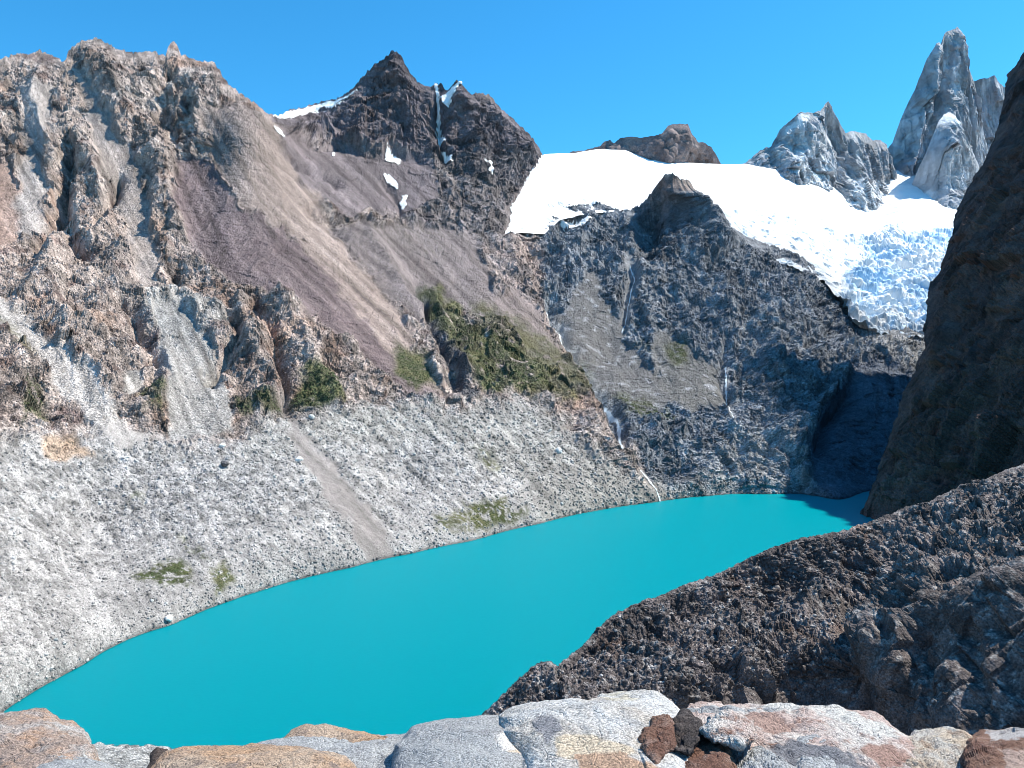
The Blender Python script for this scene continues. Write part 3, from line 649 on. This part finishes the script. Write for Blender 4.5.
far_peak('mountain', 'flat topped granite shoulder right of the tallest needle',
    [(960,120),(972,82),(980,79),(988,78),(994,75),(1000,84),(1010,90),(1060,120)],
    [(960,225),(1060,225)], [(960,120,4800),(985,78,4800),(1060,120,4900),(960,225,4600),(1000,180,4650),(1060,225,4700)],
    960, 1060, 150, [(.33,.35,.40),(.42,.43,.46)], spires, seed=95, tn=.6, tf=.2)
print('peaks done', time.time() - T0)

# ================================================================== right wall (in shade), its rows run from the outer edge towards the viewer
edge_pts = [(-120,1075),(-40,1050),(20,1034),(50,1024),(65,1018),(75,1008),(100,1004),(125,998),(160,985),(185,970),(200,962),(215,955),(233,951),(270,940),(285,931),(303,927),(331,924),(351,924),(368,917),(393,904),(415,897),(448,885),(477,875),(503,866),(520,857),(530,849),(560,840),(600,830)]
def wall():
    rows, nc = 620, 330
    ys = np.linspace(-120, 600, rows)
    ex = np.interp(ys, [e[0] for e in edge_pts], [e[1] for e in edge_pts]) + 1.6 * fbm(ys * .12, ys * 0, ys * 0 + 3, 4, 8, .6) * 2
    t = np.linspace(0, 1, nc)[None]
    px = ex[:, None] * (1 - t) + 1300 * t; py = np.repeat(ys[:, None], nc, 1)
    # spacing: finer inside the frame
    px = ex[:, None] + (1300 - ex[:, None]) * t ** 1.6
    def pl(x, y, k=669.0, q=.72):      # a plane leaning back at about 50 degrees, parallel to the shore
        return k / ((x - 512) / F - q * (384 - y) / F)
    ctrl = [(x, y, pl(x, y)) for x, y in [(1024,100),(1024,200),(1024,300),(1024,400),(1024,460),(1024,560),(1100,300),(1100,460),(1200,300),(1300,200),(1300,500),(1200,500),(1100,150),(980,300),(980,400),(960,350),(940,480),(1300,0),(1300,-100),(1200,0)]]
    ctrl += [(e[1], e[0], pl(e[1], e[0])) for e in edge_pts if 50 <= e[0] <= 503] + [(857,520,1220),(848,532,1190),(840,560,1150),(830,600,1100),(1034,20,1980),(1050,-40,2010),(1075,-120,2040),(1100,-60,1980)]
    D = depth(ctrl, px, py)
    V = P(px, py, D)
    nb = 26
    kk = np.arange(nb, 0, -1)[None, :, None] * 1.0
    zz = V[:, :1, 2:3]
    # behind the edge the wall turns away and runs on unseen, shaped for the shadow it casts
    up = np.clip(zz / 500, 0, 1.6)
    B = V[:, :1] + kk * np.concatenate([17 + 10 * sst(650, 900, zz), 20 - 16 * sst(650, 900, zz), -2.0 - 6 * sst(700, 950, zz)], -1) + np.concatenate([0 * kk + 0 * zz, 0 * kk + 0 * zz, -.95 * kk ** 2 * (zz > 0)], -1)
    V = np.concatenate([B, V], 1)
    s = Sheet(); s.V = V; s.D = V[..., 1]; s.mpp = s.D / F; s.N = normals(V)
    s.px = np.concatenate([np.repeat(px[:, :1], nb, 1), px], 1); s.py = np.concatenate([np.repeat(py[:, :1], nb, 1), py], 1)
    e = np.concatenate([np.zeros((rows, nb)), px - px[:, :1]], 1)
    d, c = octaves(V, [('ridge', 120, 14, 101, (1, 1, .4)), ('slab', 60, 16, 102, (1, 1, .35)), ('slab', 26, 8, 103, (1, 1, .4)), ('slab', 11, 4, 104, (1, 1, .5)), ('slab', 5, 2.2, 105, (1, 1, .7))], s, 15)
    s.V = V + s.N * (d * (sst(0, 20, e) * .8 + .2))[..., None]
    X, Y, Z = s.V[..., 0], s.V[..., 1], s.V[..., 2]
    n = fbm(X / 60, Y / 60, Z / 110, 4, 106)
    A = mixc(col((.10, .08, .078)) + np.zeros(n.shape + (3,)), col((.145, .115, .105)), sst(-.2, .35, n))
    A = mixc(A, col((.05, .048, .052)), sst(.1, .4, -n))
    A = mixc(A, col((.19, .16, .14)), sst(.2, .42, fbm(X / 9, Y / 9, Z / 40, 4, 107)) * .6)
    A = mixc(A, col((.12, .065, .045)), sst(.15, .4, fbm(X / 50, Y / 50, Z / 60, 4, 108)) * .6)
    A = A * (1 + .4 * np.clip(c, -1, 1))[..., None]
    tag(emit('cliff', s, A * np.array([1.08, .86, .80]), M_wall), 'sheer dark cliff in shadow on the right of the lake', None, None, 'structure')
    return s
W = wall()
print('wall', time.time() - T0)

# ================================================================== dark rocky spur on the near right
top_S = [(440,760),(470,730),(480,717),(500,696),(520,680),(538,667),(548,663),(559,664),(575,648),(593,632),(617,614),(640,603),(658,596),(690,583),(719,573),(745,560),(770,548),(800,538),(829,533),(850,529),(875,520),(900,512),(935,499),(960,488),(982,481),(1005,468),(1024,460),(1080,438),(1200,410)]
bot_S = [(440,850),(1200,850)]
ctrl_S = [(440,760,300),(485,712,300),(538,667,318),(593,632,335),(658,596,358),(719,573,382),(770,548,400),(829,533,420),(900,512,440),(960,488,452),(1024,460,460),(1200,410,480),
    (520,712,278),(560,690,285),(620,690,290),(660,672,302),(700,660,315),(760,655,328),(800,645,330),(840,640,330),(870,640,312),(930,590,318),(1024,548,318),(1100,530,300),
    (620,655,318),(700,625,352),(760,610,378),(800,600,385),(850,590,392),(880,600,365),(930,545,385),(1024,510,385),
    (560,740,270),(620,740,276),(700,740,295),(760,740,310),(820,740,318),(870,740,296),(940,740,268),(1024,740,236),(1024,620,275),(940,650,292),(870,690,303),(800,690,324),(1100,650,240),
    (500,850,250),(640,850,262),(800,850,300),(900,850,270),(1024,850,215),(1200,850,170),(1200,600,230),(1200,500,300)]
S = sheet(440, 1200, 1.0, top_S, bot_S, 400, ctrl_S, (5, 10, -9), 12, 1.2, 120, .2)
px, py = S.px, S.py
qx = px + fbm(px / 20, py / 20, 0 * px, 3, 5) * 16; qy = py + fbm(px / 20, py / 20, 0 * px + 7, 3, 6) * 16
dst = 0 * px
for pl, r, a in [([(860,640),(900,600),(945,560),(1000,545),(1060,530)], 14, 7), ([(850,570),(880,560),(910,545),(940,530)], 8, -6), ([(845,690),(840,640),(855,610),(880,590)], 7, -6), ([(880,700),(905,640),(930,600)], 12, 4), ([(930,740),(935,680),(925,640)], 7, -4),
                 ([(640,640),(680,640),(720,660)], 10, -4), ([(560,664),(600,660),(640,690)], 8, -3), ([(700,700),(740,660),(780,640),(820,600)], 10, 4), ([(975,640),(985,700),(975,760)], 8, -4), ([(720,600),(740,620),(790,610)], 6, -4)]:
    d_, sd_, pr_ = linedist(qx, qy, pl); dst += a * np.exp(-(d_ / r) ** 2)
w_sf = sst(-12, 16, polydist(qx, qy, [(860,640),(900,610),(950,575),(1040,550),(1250,500),(1250,900),(640,900),(640,720),(740,690),(830,690)]))
d, c = octaves(S.V, [('ridge', 60, 6, 121, (1, 1, .6)), ('facet', 26, 7, 122, (1, 1, .7)), ('slab', 12, 3.0, 123, one), ('slab', 5.5, 1.5, 124, one), ('facet', 2.6, 1.5, 125, one), ('slab', 1.3, .7, 126, one)], S, 6)
d2, c2 = octaves(S.V, [('ridge', 60, 6, 121, (1, 1, .6)), ('facet', 26, 7, 122, (1, 1, .7)), ('slab', 12, 3.4, 131, (1, 1, .35)), ('slab', 5, 1.0, 132, (1, 1, .4)), ('slab', 2, .35, 133, (1, 1, .5))], S, 6)
d = d * (1 - w_sf) + d2 * w_sf; c = c * (1 - w_sf) + c2 * w_sf
S.V = S.V + S.N * ((d + dst) * (sst(0, 12, S.edge) * .75 + .25))[..., None]
X, Y, Z = S.V[..., 0], S.V[..., 1], S.V[..., 2]
n = fbm(X / 30, Y / 30, Z / 30, 4, 127); n2 = fbm(X / 9, Y / 9, Z / 9, 4, 128)
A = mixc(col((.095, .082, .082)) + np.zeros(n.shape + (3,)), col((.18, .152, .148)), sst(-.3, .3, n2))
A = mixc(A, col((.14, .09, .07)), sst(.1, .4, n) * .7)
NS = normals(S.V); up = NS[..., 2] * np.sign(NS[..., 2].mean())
A = mixc(A, col((.33, .31, .30)), sst(0, .25, fbm(X / 3, Y / 3, Z / 3, 3, 129)) * sst(.35, .75, up))  # bleached tops, with their sunlit brightness painted in by upward facing
A = A * (1 + .45 * np.clip(c, -1, 1))[..., None] * (1 - .12 * w_sf[..., None])  # tone per cell; the shaded face is also painted darker
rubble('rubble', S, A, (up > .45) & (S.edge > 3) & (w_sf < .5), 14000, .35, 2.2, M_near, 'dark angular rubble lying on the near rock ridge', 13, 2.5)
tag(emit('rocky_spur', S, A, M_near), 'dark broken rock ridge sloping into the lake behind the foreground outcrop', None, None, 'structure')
print('S', time.time() - T0)

# ================================================================== near shore, slope below the viewpoint
def nearslope():
    nx, ny = 520, 420
    xs = np.linspace(-420, 320, nx)[None]; t = np.linspace(0, 1, ny)[:, None]
    edge = 441 + 8 * np.sin(xs / 60 + 1) + 6 * fbm(xs / 25, xs * 0, xs * 0, 4, 140)
    Yv = (edge + 25) * (1 - t ** 1.0) + 4 * t
    Xv = xs * (Yv / 441 * .85 + .15) + 0 * t
    u = np.clip(1 - Yv / edge, -.1, 1)
    Zv = np.where(u > 0, 188 * np.abs(u) ** 1.12, u * 120)
    V = np.stack([Xv, Yv, Zv], -1)
    s = Sheet(); s.V = V; s.D = V[..., 1]; s.mpp = np.maximum(s.D / F, .3); s.N = np.zeros_like(V); s.N[..., 2] = 1
    d, c = octaves(V, [('fbm', 40, .8, 141, one), ('facet', 6, .7, 142, one), ('facet', 3, .8, 143, one), ('facet', 1.6, .5, 144, one)], s)
    s.V = V + s.N * (d * sst(30, 200, Yv))[..., None]
    A = np.zeros_like(V) + col((.38, .38, .37)); A *= (1 + .6 * np.clip(c, -1, 1))[..., None]
    tag(emit('shore', s, A, M_near), 'pale gravel shore below the foreground rocks', None, None, 'structure')
nearslope()

# ================================================================== lake and lake bed
def lake():
    m, nt, b = newmat('glacial_water'); L = nt.links.new
    b.inputs['Base Color'].default_value = (.0, .178, .218, 1); b.inputs['Roughness'].default_value = .35; b.inputs['Specular IOR Level'].default_value = .02
    tc = nt.nodes.new('ShaderNodeTexCoord'); n = nt.nodes.new('ShaderNodeTexNoise'); n.inputs['Scale'].default_value = .35; n.inputs['Detail'].default_value = 3
    L(tc.outputs['Object'], n.inputs['Vector'])
    bp = nt.nodes.new('ShaderNodeBump'); bp.inputs['Strength'].default_value = .15; bp.inputs['Distance'].default_value = .3
    L(n.outputs['Fac'], bp.inputs['Height']); L(bp.outputs[0], b.inputs['Normal'])
    b.inputs['Subsurface Weight'].default_value = 1.0; b.inputs['Subsurface Radius'].default_value = (.3, 1, 1); b.inputs['Subsurface Scale'].default_value = 25
    v = np.array([(x, y, z) for z in (-39, 0) for y in (300, 1700) for x in (-420, 1100)], float)
    o = mesh_from('lake', v, np.array([[0, 2, 3, 1], [4, 5, 7, 6], [0, 1, 5, 4], [2, 6, 7, 3], [0, 4, 6, 2], [1, 3, 7, 5]]), None, m)
    tag(o, 'opaque turquoise glacial lake filling the valley', None, None, 'structure')
lake()
m, nt, b = newmat('ground_rock'); b.inputs['Base Color'].default_value = (.22, .20, .19, 1); b.inputs['Roughness'].default_value = .95
g = mesh_from('ground', np.array([(-30000, -20000, -40), (30000, -20000, -40), (30000, 40000, -40), (-30000, 40000, -40)], float), np.array([[0, 1, 2, 3]]), None, m)
tag(g, 'bare rocky ground under the valley', None, None, 'structure')

# ================================================================== foreground outcrop
def fgmat(name, c1, c2, c3, scale=1.0, patch=.5, bumpd=.02):
    m, nt, b = newmat(name); L = nt.links.new
    tc = nt.nodes.new('ShaderNodeTexCoord')
    def noise(sc, det=6, rough=.6, dist=0.0):
        n = nt.nodes.new('ShaderNodeTexNoise'); n.inputs['Scale'].default_value = sc; n.inputs['Detail'].default_value = det; n.inputs['Roughness'].default_value = rough; n.inputs['Distortion'].default_value = dist
        L(tc.outputs['Object'], n.inputs['Vector']); return n
    def ramp(n, a, b_):
        r = nt.nodes.new('ShaderNodeMapRange'); r.inputs[1].default_value = a; r.inputs[2].default_value = b_; L(n.outputs['Fac'], r.inputs[0]); return r
    def mix(f, a, b_, blend='MIX'):
        x = nt.nodes.new('ShaderNodeMix'); x.data_type = 'RGBA'; x.blend_type = blend
        if isinstance(f, float): x.inputs[0].default_value = f
        else: L(f.outputs[0], x.inputs[0])
        for i, v in ((6, a), (7, b_)):
            if isinstance(v, tuple): x.inputs[i].default_value = v + (1,)
            else: L(v.outputs[2], x.inputs[i])
        return x
    big = noise(1.3 * scale, 5, .65, .6); mid = noise(5 * scale, 6, .7, .3); fine = noise(70 * scale, 3, .8)
    x = mix(ramp(big, patch - .06, patch + .08), c1, c2)
    x = mix(ramp(mid, .52, .66), x, c3)
    cr = nt.nodes.new('ShaderNodeMapRange'); cr.inputs[1].default_value = .35; cr.inputs[2].default_value = .65; cr.inputs[3].default_value = .3; cr.inputs[4].default_value = 1.3
    L(fine.outputs['Fac'], cr.inputs[0])
    at = nt.nodes.new('ShaderNodeVertexColor'); at.layer_name = 'albedo'
    x2 = nt.nodes.new('ShaderNodeMix'); x2.data_type = 'RGBA'; L(at.outputs['Alpha'], x2.inputs[0]); L(x.outputs[2], x2.inputs[6]); L(at.outputs['Color'], x2.inputs[7]); x = x2
    sc_ = nt.nodes.new('ShaderNodeVectorMath'); sc_.operation = 'SCALE'; L(x.outputs[2], sc_.inputs[0]); L(cr.outputs[0], sc_.inputs['Scale'])
    L(sc_.outputs[0], b.inputs['Base Color'])
    vo = nt.nodes.new('ShaderNodeTexVoronoi'); vo.inputs['Scale'].default_value = 9 * scale; vo.feature = 'DISTANCE_TO_EDGE'; L(tc.outputs['Object'], vo.inputs['Vector'])
    vr = nt.nodes.new('ShaderNodeMapRange'); vr.inputs[1].default_value = 0; vr.inputs[2].default_value = .05; L(vo.outputs[0], vr.inputs[0])
    ad = nt.nodes.new('ShaderNodeMath'); ad.operation = 'MULTIPLY_ADD'; L(mid.outputs['Fac'], ad.inputs[0]); ad.inputs[1].default_value = 2.0; L(fine.outputs['Fac'], ad.inputs[2])
    ad2 = nt.nodes.new('ShaderNodeMath'); ad2.operation = 'MULTIPLY_ADD'; L(vr.outputs[0], ad2.inputs[0]); ad2.inputs[1].default_value = .35; L(ad.outputs[0], ad2.inputs[2])
    bp = nt.nodes.new('ShaderNodeBump'); bp.inputs['Strength'].default_value = .8; bp.inputs['Distance'].default_value = bumpd
    L(ad2.outputs[0], bp.inputs['Height']); L(bp.outputs[0], b.inputs['Normal'])
    b.inputs['Roughness'].default_value = .85; b.inputs['Specular IOR Level'].default_value = .3
    return m

def boulder(label, outline, D0, bulge, thick, mat, seed, amp=.06, wl=.5, tilt=.012, name='boulder', cat='boulder', group=None, patches=()):
    """closed rock: outline gives its girth, swelling `bulge` towards and `thick` away from the viewer (m)"""
    ol = np.array(outline, float); cx, cy = ol.mean(0)
    seg = np.r_[0, np.cumsum(np.hypot(*(np.roll(ol, -1, 0) - ol).T))]; nth = 260
    ss = np.linspace(0, seg[-1], nth, endpoint=False); cl = np.vstack([ol, ol[:1]])
    ox = np.interp(ss, seg, cl[:, 0]); oy = np.interp(ss, seg, cl[:, 1])
    nph = 150
    ph = np.linspace(0.02, math.pi - .02, nph)[:, None]
    r = np.sin(ph) ** .8
    px = cx + (ox[None] - cx) * r; py = cy + (oy[None] - cy) * r
    c = np.cos(ph); off = np.where(c > 0, -bulge * np.abs(c) ** .8, thick * np.abs(c) ** .8)
    D = D0 + off + (cy - py) * tilt
    V = P(px, py, D)
    Vc = np.concatenate([V, V[:, :1]], 1); N = np.cross(np.gradient(Vc, axis=1), np.gradient(Vc, axis=0))[:, :-1]
    N /= np.linalg.norm(N, axis=-1, keepdims=True) + 1e-9
    ctr = V.mean((0, 1)); 
    if ((V - ctr) * N).sum(-1).mean() < 0: N = -N
    x, y, z = V[..., 0] / wl, V[..., 1] / wl, V[..., 2] / wl
    d = 0
    for i, (w_, a_) in enumerate([(1, 1), (2.3, .6), (5, .35), (11, .18), (24, .1)]):
        d = d + a_ * (facet(x * w_, y * w_, z * w_, seed + i, 1.1, 1.25)[0] * .8 + perlin(x * w_, y * w_, z * w_, seed + 9 + i) * .5)
    d = d - np.quantile(d, .6)
    V = V + N * (d * amp)[..., None]
    nr, nc = V.shape[:2]; idx = np.arange(nr * nc).reshape(nr, nc); idr = np.roll(idx, -1, 1)
    q = np.stack([idx[:-1], idx[1:], idr[1:], idr[:-1]], -1).reshape(-1, 4)
    verts = V.reshape(-1, 3)
    o = mesh_from(name, verts, q, None, mat, False)
    at = o.data.color_attributes.new('albedo', 'FLOAT_COLOR', 'POINT'); pc = np.zeros((len(verts), 4), f32)
    for poly, cl_ in patches:
        w_ = (polydist(px + 5 * perlin(x * 3, y * 3, z * 3, 5), py + 3 * perlin(x * 3, y * 3, z * 3, 6), poly) + 3 * perlin(x * 9, y * 9, z * 9, 7)).ravel()
        w_ = sst(-1.5, 1.5, w_)[:, None]; pc[:, :3] = np.where(w_ > .02, np.array(cl_)[None], pc[:, :3]); pc[:, 3:] = np.maximum(pc[:, 3:], w_)
    at.data.foreach_set('color', pc.ravel())
    import bmesh
    bm = bmesh.new(); bm.from_mesh(o.data)
    bm.verts.ensure_lookup_table()
    bm.faces.new([bm.verts[i] for i in idx[0]]); bm.faces.new([bm.verts[i] for i in idx[-1][::-1]])
    bmesh.ops.recalc_face_normals(bm, faces=bm.faces); bm.to_mesh(o.data); bm.free()
    tag(o, label, cat, group)
    return o

grey = (.36, .37, .38); lgrey = (.52, .52, .52); orange = (.43, .28, .18); cream = (.62, .50, .34); brown = (.24, .13, .09); pink = (.50, .36, .32); dk = (.10, .095, .10)
m_orange = fgmat('rusty_granite', orange, (.44, .34, .26), (.26, .20, .17), 1.2)
m_grey = fgmat('grey_granite', grey, (.40, .41, .42), (.28, .28, .29), 1.2, .5)
m_white = fgmat('pale_granite', (.55, .55, .55), (.48, .44, .40), (.33, .33, .33), 1.0, .55)
m_brown = fgmat('red_brown_rock', brown, (.17, .085, .06), (.33, .22, .18), 1.8, .5)
m_dark = fgmat('dark_rock', (.06, .05, .05), (.10, .075, .065), (.18, .15, .14), 2.0, .5)
m_pink = fgmat('pink_rock', (.52, .40, .36), (.60, .56, .53), (.27, .14, .10), 1.4, .5)
m_left = fgmat('brown_grey_rock', (.33, .25, .21), (.45, .44, .43), (.40, .26, .18), 1.1, .52)
m_cream = fgmat('cream_lichen_rock', (.58, .48, .38), (.55, .53, .50), (.26, .17, .12), 1.8, .5)

def outcrop():
    nx, ny = 620, 260
    s = Sheet()
    xs = np.linspace(150, 1180, nx)[None]; t = np.linspace(0, 1, ny)[:, None]
    lip = np.interp(xs, [150, 165, 230, 300, 420, 520, 600, 680, 760, 860, 920, 1180], [775, 760, 748, 745, 736, 720, 706, 712, 712, 722, 745, 742])
    lipD = 5.3 + .3 * np.sin(xs / 70)
    py = lip * (1 - t) + 960 * t; D = lipD * (1 - t) ** 1 + 2.5 * t
    V = P(xs + 0 * t, py, D)
    b = np.arange(30, 0, -1)[:, None, None]
    B = V[:1] + b * np.array([0, .08, -.16])
    V = np.concatenate([B, V], 0)
    s.V = V; s.D = V[..., 1]; s.mpp = s.D / F; s.N = normals(V)
    if s.N[..., 2].mean() < 0: s.N = -s.N
    d, c = octaves(V, [('facet', .5, .07, 151, one), ('facet', .2, .04, 152, one), ('facet', .08, .018, 153, one), ('fbm', .3, .05, 154, one)], s)
    s.V = V + s.N * d[..., None]
    tag(emit('outcrop', s, None, m_grey), 'grey granite ledge of the viewpoint under the foreground boulders', None, None, 'structure')
outcrop()
boulder('rounded brown and grey boulder at the bottom left corner over the lake', [(-70,716),(0,713),(28,711),(45,711),(60,719),(75,723),(88,733),(97,748),(104,768),(100,800),(20,830),(-70,820)], 4.6, .5, .6, m_left, 200, .05, .5)
boulder('smooth grey boulder low in the bottom left below the brown one', [(10,785),(22,770),(35,760),(60,754),(85,757),(112,768),(150,785),(130,830),(20,830)], 3.9, .3, .5, m_grey, 210, .02, .5)
boulder('low orange granular slab left of centre at the bottom edge', [(140,785),(152,765),(166,752),(200,746),(250,744),(290,746),(320,751),(345,757),(365,775),(340,830),(160,830)], 4.3, .35, .6, m_orange, 220, .03, .4)
boulder('small orange hump of rock on the outcrop edge against the lake', [(280,742),(290,731),(305,725),(325,725),(345,730),(372,734),(392,740),(360,748),(300,748)], 5.2, .15, .4, m_orange, 230, .02, .25)
boulder('wide low grey slab between the orange slab and the big pale rock', [(225,752),(262,740),(300,738),(400,732),(450,727),(480,740),(470,790),(380,830),(260,800)], 4.9, .3, .5, m_grey, 240, .03, .45)
boulder('big rounded grey boulder with one pale patch at centre bottom', [(385,790),(396,745),(412,729),(445,721),(480,717),(505,717),(528,724),(545,742),(556,768),(560,800),(520,850),(400,850)], 4.5, .45, .6, m_grey, 250, .03, .6, patches=[([(494,738),(508,733),(522,740),(532,747),(526,756),(510,752)], (.66, .55, .42)), ([(495,738),(508,734),(514,748),(505,750)], (.72, .69, .66))])
boulder('large white grey boulder rising highest on the foreground outcrop', [(495,730),(500,716),(515,708),(545,701),(575,697),(588,700),(600,692),(625,690),(655,691),(672,700),(688,716),(705,740),(712,800),(680,850),(560,850),(525,780)], 4.7, .5, .7, m_white, 260, .035, .6, patches=[([(552,735),(565,730),(590,732),(618,740),(640,752),(600,756),(556,755)], (.56, .47, .36)), ([(575,752),(620,752),(670,775),(590,790)], (.40, .27, .19)), ([(530,722),(552,716),(562,724),(545,738)], (.22, .22, .24)), ([(600,694),(625,690),(640,694),(610,700)], (.50, .46, .38))])
boulder('dark brown angular block leaning on the large white boulder', [(640,748),(645,728),(654,718),(668,716),(676,728),(672,750),(655,765)], 4.25, .12, .3, m_brown, 270, .03, .22)
boulder('small dark block between two red brown blocks right of the white boulder', [(664,735),(672,720),(686,715),(700,722),(702,742),(690,755),(670,752)], 4.3, .1, .3, m_dark, 271, .04, .2)
boulder('red brown wedge with a sharp top in the broken rocks', [(680,768),(690,745),(704,738),(722,740),(735,755),(738,790),(690,800)], 4.1, .14, .3, m_brown, 272, .03, .25)
boulder('pinkish brown flat stone on top of the broken blocks', [(698,730),(710,716),(730,714),(752,722),(760,738),(740,746),(712,744)], 4.35, .12, .3, m_pink, 273, .04, .25)
boulder('grey cracked stone lowest in the broken blocks', [(728,790),(732,752),(745,740),(765,748),(772,790),(750,820)], 4.15, .12, .3, m_grey, 274, .05, .25)
boulder('brown stone under the leaning dark brown block', [(630,800),(640,765),(652,752),(672,750),(688,768),(690,810),(650,830)], 4.15, .14, .3, m_pink, 275, .04, .25)
boulder('dark stone in the gap between gravel and the orange slab', [(146,772),(150,755),(157,748),(167,750),(172,765),(165,785)], 4.5, .08, .2, m_dark, 276, .02, .2)
boulder('long pink and white slab stretching to the right of the red brown block', [(675,720),(690,705),(720,703),(760,704),(810,705),(845,708),(872,716),(888,724),(908,738),(930,760),(945,800),(900,860),(740,860),(700,780)], 4.8, .5, .6, m_pink, 280, .05, .4, patches=[([(760,703),(840,706),(905,738),(880,736),(830,716),(770,710)], (.62, .60, .57)), ([(735,712),(775,712),(800,722),(770,730),(740,722)], (.37, .25, .21)), ([(860,745),(890,740),(915,760),(880,765)], (.36, .23, .19)), ([(765,745),(800,738),(850,752),(880,768),(800,775)], (.20, .20, .22))])
boulder('cream coloured small rock between the pink slab and the right hand brown rock', [(890,760),(897,740),(915,733),(940,731),(962,734),(975,745),(985,790),(950,830),(895,820)], 4.6, .3, .4, m_cream, 290, .05, .3)
boulder('brown topped angular rock at the bottom right corner', [(962,760),(968,738),(985,728),(1010,727),(1045,729),(1100,735),(1110,800),(1060,850),(970,830)], 4.4, .3, .5, m_brown, 300, .035, .35, patches=[([(985,728),(1010,726),(1050,728),(1060,742),(1020,740),(990,738)], (.50, .47, .46)), ([(1000,745),(1040,750),(1040,780),(1010,780)], (.45, .33, .28))])
boulder('dark striped grey slab low under the pink slab', [(725,790),(740,756),(770,744),(810,742),(850,760),(880,790),(850,850),(740,850)], 4.0, .25, .4, m_grey, 310, .07, .3)
print('fg', time.time() - T0)

# ================================================================== camera, light, sky
cam = bpy.data.cameras.new('camera'); co = bpy.data.objects.new('camera', cam); C.objects.link(co)
co.location = (0, 0, CAMZ); co.rotation_euler = (math.radians(90), 0, 0)
cam.sensor_width = 36; cam.lens = 36 * F / 1024; cam.clip_start = .1; cam.clip_end = 60000
sc = bpy.context.scene; sc.camera = co
AZ, EL = 78, 53
sun = bpy.data.lights.new('sun', 'SUN'); sun.energy = 5.0; sun.angle = math.radians(.53); sun.color = (1, .93, .81)
so = bpy.data.objects.new('sun', sun); C.objects.link(so)
from mathutils import Vector
dv = Vector((math.cos(math.radians(EL)) * math.sin(math.radians(AZ)), math.cos(math.radians(EL)) * math.cos(math.radians(AZ)), math.sin(math.radians(EL))))
so.rotation_euler = dv.to_track_quat('Z', 'Y').to_euler(); so.location = (500, 0, 2500)
w = bpy.data.worlds.new('World'); sc.world = w; w.use_nodes = True
nt = w.node_tree; bg = nt.nodes['Background']
sky = nt.nodes.new('ShaderNodeTexSky'); sky.sky_type = 'NISHITA'; sky.sun_disc = False
sky.sun_elevation = math.radians(EL); sky.sun_rotation = math.radians(AZ); sky.altitude = 1200; sky.air_density = 1.0; sky.dust_density = .3; sky.ozone_density = 2.0
hs = nt.nodes.new('ShaderNodeHueSaturation'); hs.inputs['Saturation'].default_value = 1.1
tn = nt.nodes.new('ShaderNodeVectorMath'); tn.operation = 'MULTIPLY'; tn.inputs[1].default_value = (.56, 1.09, 1.24)
nt.links.new(sky.outputs[0], tn.inputs[0]); nt.links.new(tn.outputs[0], hs.inputs['Color']); nt.links.new(hs.outputs[0], bg.inputs['Color'])
bg.inputs['Strength'].default_value = .12
sc.cycles.filter_width = .9
sc.view_settings.view_transform = 'Standard'; sc.view_settings.look = 'None'; sc.view_settings.exposure = .72; sc.view_settings.gamma = 1
print('total script', time.time() - T0)
